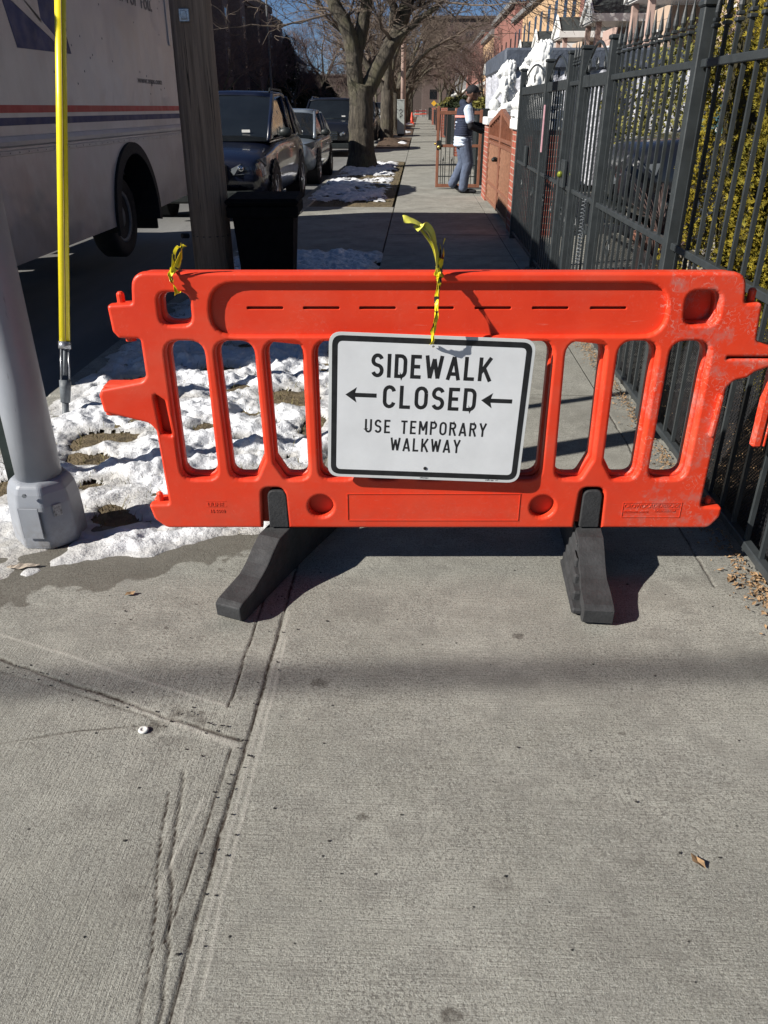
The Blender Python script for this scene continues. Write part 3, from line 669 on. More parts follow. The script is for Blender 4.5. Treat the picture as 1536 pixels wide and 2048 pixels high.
# rubber feet
def foot(side_ribs):
    mb = MB()
    prof = [(.05,.0),(-.055,.0),(-.31,.0),(-.335,.012),(-.338,.058),(-.318,.068),(-.25,.076),(-.20,.088),(-.155,.110),(-.115,.140),(-.07,.166),(-.012,.170),(.06,.170)]
    W = .041; v = []; n = len(prof)
    for sx in (-1,1):
        for y, z in prof: v.append((sx*(W+(.004 if y < -.2 else 0)), y, z))
    f = [tuple(range(n)), tuple(range(2*n-1,n-1,-1))]+[(i,(i+1)%n+0 if False else (i+1)%n, n+(i+1)%n, n+i) for i in range(n)]
    f = [tuple(range(n-1,-1,-1)), tuple(range(n,2*n))]+[(i,(i+1)%n,n+(i+1)%n,n+i) for i in range(n)]
    mb.add(v, f)
    mb.add([(x,-y+.04,z*.92) for x,y,z in v], [tuple(reversed(q)) for q in f])      # the rear half
    # stepped flank of stacked rubber ribs
    for k in range(5 if side_ribs else 0):
        x0 = -W-.006*(k+1)*1.1; ztop = .150-.030*k; y0 = -.085-.052*k
        mb.cbox(x0, -W+.004, y0, .02, .002+k*.0015, ztop, .006)
    mb.cbox(-.030,.030, -.008, .07, .16, .308, .008)                                    # upright tongue in the slot
    me = mb.mesh('foot'); bm = bmesh.new(); bm.from_mesh(me)
    bmesh.ops.recalc_face_normals(bm, faces=bm.faces); bm.to_mesh(me); bm.free(); return me
fm = [foot(False), foot(True)]
for k, (x, a) in enumerate(((-.352, R(-23)),(.688, R(-5)))):
    o = link_mesh('foot', fm[k], M['rubber'], barrier); o.location = (x, .02, 0); o.rotation_euler = (0,0,a)
    md = o.modifiers.new('bevel','BEVEL'); md.width = .004; md.segments = 2; md.limit_method = 'ANGLE'; md.angle_limit = R(40)
    v, f = plate_mesh(fillet([(-.031,.175,.006),(-.030,.312,.024),(.032,.312,.024),(.034,.175,.006)],5), [], .02, .004, 2, UP)
    mb3 = MB(); mb3.add(v, f); s = mb3.build('foot_tongue', M['rubber'], barrier); s.location = (x+(0 if k == 0 else -.004), .0095, 0)

# ---------------------------------------------------------------- road sign
G = {}
def arc(cx, cy, rx, ry, a0, a1, n=9): return [(cx+rx*math.cos(R(a0+(a1-a0)*i/n)), cy+ry*math.sin(R(a0+(a1-a0)*i/n))) for i in range(n+1)]
t = .075   # half stroke; glyph height 1
G['S'] = (.60,[arc(.30,.70,.225,.225,20,180,8)+arc(.31,.70,.235,.185,180,255,4)[1:]+arc(.30,.29,.225,.215,75,0,5)+arc(.30,.29,.225,.215,0,-160,8)[1:]])
G['I'] = (.15,[[(.075,0),(.075,1)]])
G['D'] = (.60,[[(.075,t),(.30,t)]+arc(.30,t+.225,.225,.225,-90,0,5)+arc(.30,.925-.225,.225,.225,0,90,5)+[(.075,.925)],[(.075,0),(.075,1)]])
G['E'] = (.52,[[(.52,t),(.075,t)],[(.075,0),(.075,1)],[(.075,.925),(.52,.925)],[(.075,.51),(.46,.51)]])
G['W'] = (.88,[[(.06,1),(.24,.04)],[(.24,.04),(.44,.86)],[(.44,.86),(.64,.04)],[(.64,.04),(.82,1)]])
G['A'] = (.68,[[(.065,0),(.34,.98)],[(.34,.98),(.615,0)],[(.16,.26),(.52,.26)]])
G['L'] = (.52,[[(.075,1),(.075,0)],[(.075,t),(.52,t)]])
G['K'] = (.64,[[(.075,0),(.075,1)],[(.58,1),(.10,.36)],[(.25,.56),(.60,0)]])
G['C'] = (.60,[arc(.30,.70,.225,.225,10,180,8)+arc(.30,.30,.225,.225,180,350,8)])
G['O'] = (.62,[arc(.31,.70,.235,.225,0,180,8)+arc(.31,.30,.235,.225,180,360,8)+[(.545,.70)]])
G['U'] = (.60,[[(.075,1),(.075,.30)]+arc(.30,.30,.225,.225,180,360,8)+[(.525,1)]])
G['T'] = (.56,[[(0,.925),(.56,.925)],[(.28,0),(.28,.925)]])
G['M'] = (.74,[[(.075,0),(.075,1)],[(.665,0),(.665,1)],[(.10,.95),(.37,.30)],[(.37,.30),(.64,.95)]])
G['P'] = (.58,[[(.075,0),(.075,1)],[(.075,.925),(.31,.925)]+arc(.31,.72,.20,.205,90,-90,8)+[(.075,.515)]])
G['R'] = (.60,[[(.075,0),(.075,1)],[(.075,.925),(.31,.925)]+arc(.31,.73,.20,.195,90,-90,8)+[(.075,.535)],[(.31,.53),(.55,0)]])
G['Y'] = (.64,[[(.06,1),(.32,.45)],[(.58,1),(.32,.45)],[(.32,.47),(.32,0)]])
def stroke(mb, pts, hw, y, th=.0004, ends=True):
    P = [Vector((p[0],p[1])) for p in pts]; n = len(P); L = []; Rr = []
    for i in range(n):
        d0 = (P[i]-P[i-1]).normalized() if i > 0 else (P[1]-P[0]).normalized()
        d1 = (P[i+1]-P[i]).normalized() if i < n-1 else d0
        m = (d0+d1); m = m.normalized() if m.length > 1e-6 else d0
        nn = Vector((-m.y, m.x)); k = hw/max(.4, nn.dot(Vector((-d0.y,d0.x))))
        L.append(P[i]+nn*k); Rr.append(P[i]-nn*k)
    v = [(p.x, y, p.y) for p in L]+[(p.x, y, p.y) for p in Rr]
    mb.add(v, [(i, n+i, n+i+1, i+1) for i in range(n-1)])
def write(mb, s, x, z, h, gap=.20, width=None, hw=None):
    tot = sum((G[c][0] if c != ' ' else .45)+gap for c in s)-gap; sx = (width/(tot*h)) if width else 1.0
    for k, c in enumerate(s):
        if c == ' ': x += (.45+gap)*h*sx; continue
        for j, st in enumerate(G[c][1]):
            stroke(mb, [(x+p[0]*h*sx, z+p[1]*h) for p in st], (hw or .078)*h, -.00135-.00004*j)
        x += (G[c][0]+gap)*h*sx
sx_, sy_ = heading(.135, 2.226)
sign = empty('road_sign', (sx_, sy_, .598), PS, 'white rectangular sign reading SIDEWALK CLOSED hung on the orange barrier', 'sign')
sign.rotation_euler = (R(-1.6), R(2.3), PS); sign.scale = (1.008,1,1.008)
W2, H2 = .303, .229
rr = lambda w, h, r: fillet([(-w,-h,r),(w,-h,r),(w,h,r),(-w,h,r)], 8)
hole = lambda z: [(0.004*math.cos(a*math.pi/6)+.003, z+.004*math.sin(a*math.pi/6)) for a in range(12)]
mb = MB(); v, f = plate_mesh(rr(W2,H2,.038), [hole(.196), hole(-.190)], .002, .0003, 1, UP); mb.add(v, f); mb.build('sign_plate', M['sign_rim'], sign)
mb = MB(); v, f = plate_mesh(rr(W2-.0095,H2-.0095,.030), [rr(W2-.026,H2-.026,.016)], .0002, 0, 0, Matrix.Translation((0,-.00135,0)) @ UP); mb.add(v, f)
write(mb, "SIDEWALK", -.176, .098, .072, .22, .356); write(mb, "CLOSED", -.138, .003, .072, .22, .280)
write(mb, "USE TEMPORARY", -.190, -.078, .044, .26, .373, .070); write(mb, "WALKWAY", -.109, -.135, .044, .26, .216, .070)
for x0, z0 in ((-.252,.041),(.158,.039)):
    v, f = plate_mesh([(x0,z0),(x0+.034,z0+.024),(x0+.029,z0+.0065),(x0+.094,z0+.0065),(x0+.094,z0-.0065),(x0+.029,z0-.0065),(x0+.034,z0-.024)], [], .0002, 0, 0, Matrix.Translation((0,-.00135,0)) @ UP); mb.add(v, f)
mb.build('lettering', M['sign_black'], sign)
mb = MB(); v, f = plate_mesh(rr(W2-.0265,H2-.0265,.0155), [hole(.196)], .0001, 0, 0, Matrix.Translation((0,-.00112,0)) @ UP); mb.add(v, f); mb.build('sign_face', M['sign_white'], sign)
mb = MB(); mb.tube([(.003,-.001,-.190),(.003,-.003,-.190)], .0055, 14); 
for s, x, z in (("safetysigns",-.012,-.2245),("traffic sign   r11",.196,-.2245)):
    v, f = text_lists(s, .0065, .00003, Matrix.Translation((x,-.0013,z)) @ UP); mb.add(v, f)
mb.build('rivet', M['sign_black'], sign)

# ---------------------------------------------------------------- caution tape
def H3(u, d, z): x, y = heading(u, d); return (x, y, z)
mb = MB(); tt = empty('caution_tape', H3(.15,2.2,.95), 0, 'knotted yellow and black tape holding the sign at the middle of the barrier', 'caution tape')
Li = Matrix.Translation(Vector(tt.location)).inverted()
def rib(mb, pts, w, tw, tw0=0, mi=0, side=None):
    P = spline(pts, 7); n = len(P)
    ws = [w*(.85+.3*math.sin(i*1.1)) for i in range(n)] if not isinstance(w,(list,tuple)) else [w[0]+(w[1]-w[0])*i/(n-1) for i in range(n)]
    v, f = ribbon(P, ws, tw, tw0, side=side); mb.add(v, f, Li, mi)
rib(mb, [H3(.139,2.222,.805),H3(.138,2.200,.825),H3(.141,2.190,.86),H3(.146,2.19,.917),H3(.152,2.212,.975),H3(.154,2.236,1.010)], .013, 9)
rib(mb, [H3(.141,2.222,.806),H3(.143,2.200,.826),H3(.146,2.188,.86),H3(.151,2.188,.917),H3(.156,2.21,.975),H3(.157,2.234,1.008)], .011, -8, .8)
rib(mb, [H3(.149,2.225,1.00),H3(.154,2.27,1.014),H3(.156,2.33,.99),H3(.156,2.334,.93)], .016, 2)
rib(mb, [H3(.150,2.222,.985),H3(.162,2.225,1.0),H3(.160,2.238,1.016),H3(.148,2.236,1.012),H3(.152,2.222,.992)], .014, 3)
mb.build('tape_strand', M['tape'], tt)
mb = MB()
rib(mb, [H3(.154,2.235,1.006),H3(.150,2.23,1.04),H3(.147,2.225,1.064),H3(.138,2.22,1.09),H3(.119,2.215,1.121),H3(.095,2.21,1.140),H3(.072,2.205,1.150),H3(.052,2.20,1.154)], (.010,.030), 1.6, .5)
rib(mb, [H3(.153,2.235,1.01),H3(.146,2.232,1.05),H3(.139,2.222,1.10),H3(.125,2.215,1.128),H3(.105,2.21,1.138),H3(.085,2.20,1.128)], (.008,.022), -1.4, 1.4)
rib(mb, [H3(.152,2.235,1.02),H3(.136,2.225,1.075),H3(.112,2.215,1.112),H3(.088,2.208,1.138)], (.005,.010), 1, .2)
mb.build('tape_tail', M['tape_plain'], tt)
mb = MB()
rib(mb, [H3(.156,2.235,1.01),H3(.161,2.232,1.035),H3(.166,2.23,1.062),H3(.164,2.23,1.082),H3(.169,2.23,1.10)], (.016,.004), 2.2)
rib(mb, [H3(.155,2.235,1.01),H3(.156,2.232,1.04),H3(.157,2.23,1.07),H3(.153,2.23,1.088)], (.009,.003), 1.2)
mb.build('tape_end', M['tape'], tt)
mb = MB(); t2 = empty('caution_tape', H3(-.6,2.2,1.0), 0, 'short yellow and black tape knotted round the left handle of the barrier', 'caution tape')
Li = Matrix.Translation(Vector(t2.location)).inverted()
rib(mb, [H3(-.596,2.262,.952),H3(-.596,2.243,.946),H3(-.598,2.236,.968),H3(-.602,2.234,.995),H3(-.602,2.246,1.012),H3(-.598,2.28,1.012),H3(-.596,2.33,.99)], .014, 5)
rib(mb, [H3(-.588,2.262,.953),H3(-.589,2.242,.947),H3(-.598,2.232,.972),H3(-.606,2.232,.990),H3(-.604,2.246,1.011),H3(-.59,2.29,1.010)], .012, -5, 1)
mb.build('tape_strand', M['tape'], t2)
mb = MB()
rib(mb, [H3(-.600,2.24,1.006),H3(-.588,2.235,1.02),H3(-.575,2.23,1.045),H3(-.564,2.225,1.066),H3(-.560,2.22,1.082),H3(-.545,2.215,1.082)], (.014,.006), 2.0)
rib(mb, [H3(-.600,2.24,1.006),H3(-.592,2.236,1.03),H3(-.586,2.23,1.058),H3(-.572,2.225,1.078),H3(-.556,2.22,1.076)], (.012,.007), -1.6, 1)
rib(mb, [H3(-.598,2.24,1.008),H3(-.580,2.236,1.022),H3(-.566,2.23,1.05),H3(-.562,2.226,1.088)], (.009,.004), 1.6)
mb.build('tape_end', M['tape'], t2)

# ---------------------------------------------------------------- poles on the left
p = empty('street_light_pole', (-1.347,2.46,0), 0, 'grey painted steel lamp pole on a flared octagonal base', 'lamp pole')
mb = MB(); mb.lathe([(.078,.20),(.077,.6),(.070,2.5),(.058,7.5)], 32); mb.build('pole', M['pole_grey'], p, True)
mb = MB(); oct_ = lambda r: r
prof = [(.117,.0),(.120,.02),(.120,.10),(.117,.17),(.109,.215),(.098,.243),(.082,.252)]
mb.lathe(prof, 8, Matrix.Diagonal((1.06,1.06,1,1))); o = mb.build('pole_base', M['pole_grey'], p)
md = o.modifiers.new('b','BEVEL'); md.width = .010; md.segments = 3; md.limit_method = 'ANGLE'; md.angle_limit = R(20)
mb = MB(); MM = T(.0835,-.0835,.150,0,0,R(-45)); mb.box(-.001,.0012,-.016,.014,-.024,.022,MM)
o = mb.build('sticker_scrap', simple('torn sticker', (.30,.30,.30), .6, .95, 70), p)
mb = MB(); mb.tube([(.0,-.126,.225),(.0,-.131,.225)], .008, 6); mb.build('bolt', M['dull_steel'], p)
mb = MB(); mb.cbox(-.036,.036,-.1295,-.127,.055,.175,.002); mb.build('access_cover', M['pole_grey'], p)

mb = MB(); mb.box(-1.72,-1.675,2.885,2.93,-.02,2.3); o = mb.build('sign_post', simple("dark green steel", (.012,.022,.020), .55, .3, 10)); tag(o, 'slim dark green square post behind the grey lamp pole', 'post')
up = empty('utility_pole', (-1.63,6.35,0), 0, 'weathered brown wooden utility pole beside the mail truck', 'utility pole')
mb = MB(); pts = [(0,0,-.1),(.0,0,1.0),(.02,0,3.0),(.16,0,10.0)]; mb.tube(pts, [.158,.150,.140,.11], 28); mb.build('pole', M['wood'], up, True)
mb = MB(); mb.cbox(-.035,.035,-.165,-.135,1.94,2.02,.005); mb.cbox(-.018,.018,-.178,-.16,1.955,2.005,.003); mb.build('meter_tag', M['galv'], up)
mb = MB(); mb.tube([(.149*math.cos(a*math.pi/9), .149*math.sin(a*math.pi/9), .53) for a in range(19)], .006, 6, False); mb.tube([(-.16,-.09,.53),(-.20,-.13,.535)], .02, 8); mb.build('strap', M['black_paint'], up)
gw = empty('guy_wire', (-1.82,3.72,0), 0, 'guy wire in a bright yellow plastic guard rising from the snow', 'guy wire')
g0 = Vector((0,0,0)); g1 = Vector((.42,2.60,8.2)); L = g1.length; gd = g1.normalized(); at_ = lambda s: gd*s
mb = MB(); mb.tube([at_(.36), at_(2.75)], .0262, 18); mb.build('guard', M['guy_yellow'], gw, True)
mb = MB(); mb.tube([at_(.37)+Vector((.014,-.0222,0)), at_(2.75)+Vector((.014,-.0222,0))], .0028, 6); mb.build('guard_seam', simple("dark seam", (.20,.14,.02), .6, .3, 20), gw)  # seam drawn as a thin darker ridge along the guard
mb = MB(); mb.tube([at_(.335), at_(.372)], .031, 18); mb.tube([at_(.34)+Vector((.020,0,0)), at_(.16)+Vector((.022,0,0))], .0045, 8); mb.tube([at_(.34)-Vector((.020,0,0)), at_(.16)-Vector((.022,0,0))], .0045, 8); mb.build('turnbuckle', M['galv'], gw, True)
mb = MB(); mb.tube([at_(.34), at_(.20)], [.008,.012], 8); mb.tube([at_(.175), at_(.14), at_(.06)], [.030,.028,.024], 10); mb.tube([at_(.07), at_(-.08)], .017, 10); mb.build('anchor_rod', M['dull_steel'], gw, True)
mb = MB(); mb.tube([at_(2.7), g1], .006, 6); mb.build('wire', M['dull_steel'], gw)
# bundle of overhead cables behind the viewer: its soft shadow crosses the near slabs
ms = empty('cable_span', (-19.0,-4.47,0), 0, 'heavy overhead cable whose soft shadow crosses the near concrete', 'cable')
mb = MB(); mb.lathe([(.16,-.2),(.14,4),(.11,9.6)], 16); mb.build('pole', M['wood'], ms, True)
mb = MB(); mb.tube([(.05,.0,9.0),(4.5,.32,8.98),(14,1.0,9.0),(26,1.86,9.1)], .034, 12); mb.build('cable', M['black_paint'], ms, True)
# ---------------------------------------------------------------- trash bin
tb = empty('trash_bin', (-1.16,6.25,0), R(4), 'black wheeled trash bin in the shade behind the wooden pole', 'trash bin')
mb = MB()
def frust(mb, w0, d0, z0, w1, d1, z1, dy=0):
    mb.add([(-w0,-d0,z0),(w0,-d0,z0),(w0,d0,z0),(-w0,d0,z0),(-w1,-d1+dy,z1),(w1,-d1+dy,z1),(w1,d1+dy,z1),(-w1,d1+dy,z1)], [(0,3,2,1),(4,5,6,7),(0,1,5,4),(1,2,6,5),(2,3,7,6),(3,0,4,7)])
frust(mb, .185,.20,.13, .225,.26,.72); mb.cbox(-.262,.262,-.29,.29,.70,.78,.01); mb.build('body', M['bin_black'], tb)
mb = MB(); mb.cbox(-.268,.268,-.31,.31,.785,.83,.018); mb.tube([(-.2,.33,.80),(.2,.33,.80)], .014, 8); mb.build('lid', M['bin_black'], tb)
for s in (-1,1):
    mb = MB(); mb.tube([(s*.20,.20,.10),(s*.25,.20,.10)], .10, 18); mb.build('wheel', M['tyre'], tb)
mb = MB(); mb.cbox(.04,.17,-.21,-.12,0,.14,.01); mb.build('foot_rest', M['bin_black'], tb)

# ---------------------------------------------------------------- mail truck
tr = empty('mail_truck', (-4.03,7.0,0), 0, 'white mail delivery truck with red and blue side stripes parked at the kerb', 'mail truck')
def body_section(y0, y1, zb, zt, hw, r=.14):
    pr = fillet([(-hw,zb,.02),(hw,zb,.02),(hw,zt,r),(-hw,zt,r)], 5)
    return [(x,y0,z) for x,z in pr], [(x,y1,z) for x,z in pr]
mb = MB(); hw = 1.13; FYd, RYd = -2.55, 3.50
for (y0,y1,zb,zt,w_) in ((FYd,RYd,1.20,3.12,hw),(FYd-.75,FYd-.004,.75,2.72,hw*.93)):
    a, b = body_section(y0,y1,zb,zt,w_); n = len(a); mb.add(a+b, [tuple(range(n)), tuple(range(2*n-1,n-1,-1))]+[(i,n+i,n+(i+1)%n,(i+1)%n) for i in range(n)])
# lower side skin with the wheel arch cut out; the visible flank is +x
def skirt(xo, sgn):
    wy, wz, r = 1.42, .40, .60
    poly = [(FYd,.40),(wy-r,.40)]+[(wy-r*math.cos(a*math.pi/14), .40+r*1.05*math.sin(a*math.pi/14)) for a in range(15)]+[(wy+r,.42),(RYd,.45),(RYd,1.198),(FYd,1.198)]
    n = len(poly); v = [(xo,y,z) for y,z in poly]+[(xo-sgn*.05,y,z) for y,z in poly]
    mb.add(v, [tuple(range(n)) if sgn > 0 else tuple(range(n-1,-1,-1)), tuple(range(2*n-1,n-1,-1)) if sgn > 0 else tuple(range(n,2*n))]+[(i,n+i,n+(i+1)%n,(i+1)%n) for i in range(n)])
skirt(hw, 1); skirt(-hw, -1)
mb.box(-hw+.05,hw-.05,RYd-.06,RYd-.02,.45,1.19); mb.box(-hw+.05,hw-.05,FYd,FYd+.05,.42,1.19)
me = mb.mesh('body'); bm = bmesh.new(); bm.from_mesh(me); bmesh.ops.recalc_face_normals(bm, faces=bm.faces); bm.to_mesh(me); bm.free()
link_mesh('body', me, M['van_white'], tr)
X0 = hw
mb = MB(); mb.prism([(X0,1.165),(X0+.020,1.178),(X0+.024,1.205),(X0+.012,1.235),(X0,1.24)], FYd, RYd+.01, Matrix(((1,0,0,0),(0,0,1,0),(0,1,0,0),(0,0,0,1))))
mb.prism([(X0,1.115),(X0+.008,1.118),(X0+.010,1.145),(X0,1.150)], FYd, RYd+.01, Matrix(((1,0,0,0),(0,0,1,0),(0,1,0,0),(0,0,0,1))))
for k in range(40): mb.ball((X0+.010, FYd+.1+k*.148, 1.132), (.005,.007,.007), 6, 4)
mb.build('side_rail', M['van_white'], tr)
mb = MB(); mb.box(X0,X0+.003,FYd,RYd-.02,1.385,1.435); mb.build('red_stripe', M['van_red'], tr)
mb = MB(); mb.box(X0,X0+.003,FYd,RYd-.02,1.305,1.355); mb.build('blue_stripe', M['van_blue'], tr)
mb = MB(); mb.cbox(X0-.02,X0+.012,RYd-.05,RYd+.015,.45,2.9,.006); mb.cbox(X0-.004,X0+.014,RYd-.30,RYd-.24,2.05,2.9,.005); mb.build('corner_trim', M['van_white'], tr)
def side_poly(pts, x, mat, name):                                     # pts in (y,z) on the visible flank
    v = [(x,y-7.0,z) for y,z in pts]; n = len(pts); v2 = [(x-.004,y-7.0,z) for y,z in pts]
    mb = MB(); mb.add(v+v2, [tuple(range(n))]+[(i,n+i,n+(i+1)%n,(i+1)%n) for i in range(n)])
    me = mb.mesh(name); bm = bmesh.new(); bm.from_mesh(me); bmesh.ops.recalc_face_normals(bm, faces=bm.faces); bm.to_mesh(me); bm.free()
    return link_mesh(name, me, mat, tr)
side_poly([(6.33,1.800),(7.30,1.812),(7.02,2.60),(6.05,2.60)], X0+.0032, M['van_blue'], 'emblem')
side_poly([(6.30,2.11),(7.13,1.835),(7.16,1.855),(6.38,2.20),(6.15,2.50),(6.10,2.50)], X0+.0064, M['van_white'], 'emblem_stripe')
side_poly([(6.46,2.16),(6.80,1.99),(6.80,2.45),(6.30,2.45)], X0+.0064, M['van_white'], 'emblem_stripe')
ROT = Matrix(((0,0,1,0),(1,0,0,0),(0,1,0,0),(0,0,0,1)))              # drawing x -> y, drawing y -> z, faces +x
mb = MB(); v, f = text_lists("We Deliver For You.", .205, .001, Matrix.Translation((X0+.004,.74,2.33)) @ ROT, .002, .12, sx=1.12); mb.add(v, f)
v, f = text_lists("www.usps.com", .085, .001, Matrix.Translation((X0+.004,1.93,1.645)) @ ROT, .0008, .12, sx=1.6); mb.add(v, f)
mb.build('lettering', simple("faded grey lettering", (.10,.10,.115), .5, .2, 9), tr)
# rivets, dents
mb = MB(); rd = random.Random(4)
for k in range(40): mb.ball((X0+.001, rd.uniform(-2.4,3.4), rd.uniform(1.5,2.6)), (.003,.008,.010), 6, 4)
mb.build('rivet', M['dull_steel'], tr)
mb = MB()
wy = 1.42
for k in range(29):
    a0 = -.12+math.pi*1.08*k/28
    if k:
        r0, r1 = .585, .685
        def pt(a, r, x): return (x, wy-r*math.cos(a), .40+r*1.04*math.sin(a))
        mb.add([pt(pa,r0,X0+.035),pt(a0,r0,X0+.035),pt(a0,r1,X0+.028),pt(pa,r1,X0+.028),pt(pa,r1,X0-.0),pt(a0,r1,X0-.0),pt(pa,r0,X0-.25),pt(a0,r0,X0-.25)],[(0,1,2,3),(3,2,5,4),(6,7,1,0)])
    pa = a0
mb.build('fender_flare', M['tyre'], tr)
mb = MB()
for k in range(15):
    a = math.pi*k/14; a2 = math.pi*(k+1)/14
    if k < 14: mb.add([(X0-.25,wy-.59*math.cos(a),.35+.62*math.sin(a)),(X0-.25,wy-.59*math.cos(a2),.35+.62*math.sin(a2)),(X0-.75,wy-.59*math.cos(a2),.35+.62*math.sin(a2)),(X0-.75,wy-.59*math.cos(a),.35+.62*math.sin(a))],[(0,1,2,3)])
mb.box(X0-.80,X0-.75,wy-.6,wy+.6,.35,1.0); mb.build('wheel_well', M['tyre'], tr)
def wheel(par, x, y, r, w_, side, dished=True, name='wheel'):
    RX = Matrix.Translation((x,y,r)) @ Matrix.Rotation(R(90)*side,4,'Y')
    e = MB(); e.lathe([(r*.60,-w_/2),(r*.93,-w_/2),(r,-w_/2+.03),(r,w_/2-.03),(r*.93,w_/2),(r*.66,w_/2),(r*.60,w_/2-.03)], 32, RX)
    tw = e.build(name, M['tyre'], par, True)
    e = MB()
    if dished: e.lathe([(r*.60,w_/2-.035),(r*.64,w_/2-.012),(r*.55,w_/2-.02),(r*.50,w_/2-.12),(r*.30,w_/2-.13),(r*.26,w_/2-.03),(r*.10,w_/2-.02)], 28, RX)
    else:
        e.lathe([(r*.66,w_/2-.03),(r*.68,w_/2-.004),(r*.61,w_/2-.006),(r*.58,w_/2-.05),(r*.2,w_/2-.055)], 28, RX)
        for k in range(5):
            a = 2*math.pi*k/5
            e.add([(r*.12*math.cos(a)-r*.07*math.sin(a), r*.12*math.sin(a)+r*.07*math.cos(a), w_/2-.008),(r*.12*math.cos(a)+r*.07*math.sin(a), r*.12*math.sin(a)-r*.07*math.cos(a), w_/2-.008),
                   (r*.62*math.cos(a)+r*.05*math.sin(a), r*.62*math.sin(a)-r*.05*math.cos(a), w_/2-.012),(r*.62*math.cos(a)-r*.05*math.sin(a), r*.62*math.sin(a)+r*.05*math.cos(a), w_/2-.012)], [(0,1,2,3)], RX)
        e.lathe([(r*.16,w_/2-.05),(r*.15,w_/2-.003),(r*.05,w_/2)], 14, RX)
    e.build('rim', M['rim'] if not dished else M['dull_steel'], tw, True); return tw
wheel(tr, X0-.30, wy+.06, .40, .24, 1); wheel(tr, -X0+.30, wy+.06, .40, .24, -1); wheel(tr, X0-.22, -2.1, .40, .24, 1); wheel(tr, -X0+.22, -2.1, .40, .24, -1)
mb = MB(); mb.cbox(-1.05,X0+.02,RYd+.0,RYd+.28,.42,.54,.02); mb.build('bumper', M['black_paint'], tr)
mb = MB(); mb.cbox(-.9,.9,-2.5,3.3,.42,.62,.02); mb.build('chassis', M['tyre'], tr)
mb = MB(); mb.cbox(X0-.45,X0-.05,wy+.70,wy+.74,.20,.75,.008); mb.build('mud_flap', M['tyre'], tr)
# ---------------------------------------------------------------- black iron fence on the right
FM = M['fence']
def post(par, y, w_=.075, h=1.78, x=1.17):
    mb = MB(); mb.cbox(x-w_/2,x+w_/2,y-w_/2,y+w_/2,-.02,h,.004); mb.cbox(x-w_/2-.008,x+w_/2+.008,y-w_/2-.008,y+w_/2+.008,h,h+.025,.006)
    return mb.build('post', FM, par)
def picket_mb(y, top=1.72, spear=True, x=1.17, z0=.04, w_=.0145):
    mb = MB(); mb.box(x-w_/2,x+w_/2,y-w_/2,y+w_/2,z0,top)
    if spear:
        mb.cbox(x-.015,x+.015,y-.015,y+.015,top,top+.014,.003); mb.cbox(x-.013,x+.013,y-.013,y+.013,top+.020,top+.034,.003)
        b = top+.034
        mb.lathe([(.006,b),(.013,b+.018),(.011,b+.04),(.005,b+.08),(.0008,b+.125)], 8, T(x,y,0))
    return mb
def rail(par, y0, y1, z, h=.030, w_=.032, x=1.17):
    mb = MB(); mb.cbox(x-w_/2,x+w_/2,y0,y1,z-h/2,z+h/2,.003); return mb.build('rail', FM, par)
def scroll(mb, y, z, r, sgn=1, x=1.17):
    pts = []
    for i in range(22):
        a = i*.42; q = r*(1-i/24); pts.append((x, y+sgn*q*math.cos(a), z+q*math.sin(a)))
    mb.tube(pts, .005, 5)
def panel(name, y0, y1, label, n, gate=False, spear=True, posts=(True,True), top=1.58, low=.86, bottom=.07, pw=.066, group='black iron fence sections', cat='fence', thick=False):
    t = empty(name, (0,0,0), 0, label, cat, group)
    t.location = (1.17,(y0+y1)/2,0); off = Vector(t.location)
    def fix(o): o.location = -off; return o
    if posts[0]: fix(post(t, y0, pw, 1.78))
    if posts[1]: fix(post(t, y1, pw, 1.78))
    a, b = y0+pw/2+.006, y1-pw/2-.006
    fix(rail(t, a, b, top, .075 if thick else .030)); fix(rail(t, a, b, low)); fix(rail(t, a, b, bottom))
    for i in range(n):
        y = a+(b-a)*(i+.5)/n; fix(picket_mb(y, top-.02 if not spear else 1.70, spear).build('picket', FM, t))
    mb = MB()
    if thick:
        for i in range(3): scroll(mb, a+(b-a)*(i+.5)/3, top+.09, .05, 1 if i%2 else -1)
        mb.tube([(1.17, a+(b-a)*k/12, top+.06+.16*math.sin(math.pi*k/12)) for k in range(13)], .010, 6)
    for i in range(2): scroll(mb, a+(b-a)*(i*.5+.25), low-.22, .07, 1 if i else -1)
    fix(mb.build('scrollwork', FM, t)); return t
panel('iron_fence', 2.02, 3.75, 'nearest black iron fence section in front of the yellow green hedge', 13, posts=(True,True), group=None)
panel('iron_fence', 3.75+.0001, 5.43, 'black iron fence section with spear tops just left of the hedge', 13, posts=(False,True), group=None)
g1_ = panel('iron_gate', 5.50, 6.34, 'narrow black iron gate with a spring hinge and thick top bar', 6, thick=True, spear=False, posts=(False,True), cat='gate', group=None)
sh_ = panel('iron_fence', 6.345, 6.88, 'short black iron fence section between two gates', 4, posts=(False,True), group=None)
g2_ = panel('iron_gate', 6.95, 8.06, 'black iron gate with a pale strip hanging on it', 8, thick=True, spear=False, posts=(False,True), cat='gate', group=None)
fa_ = panel('iron_fence', 8.065, 10.02, 'far closely barred black fence section beside the brick pillar', 14, posts=(False,True), spear=False, thick=True, group=None)
mb = MB()
mb.tube([(1.12+.014*math.cos(i*1.3), 5.60+.014*math.sin(i*1.3), .45+i*.0048) for i in range(90)], .0035, 5); o = mb.build('spring', M['dull_steel'], g1_); o.location = -Vector(g1_.location)
mb = MB(); mb.ball((1.11,6.62,.955), (.022,.022,.025), 14, 10); o = mb.build('door_knob', simple("green brass", (.35,.40,.06), .25, .2, 9, metal=.6), sh_); o.location = -Vector(sh_.location)
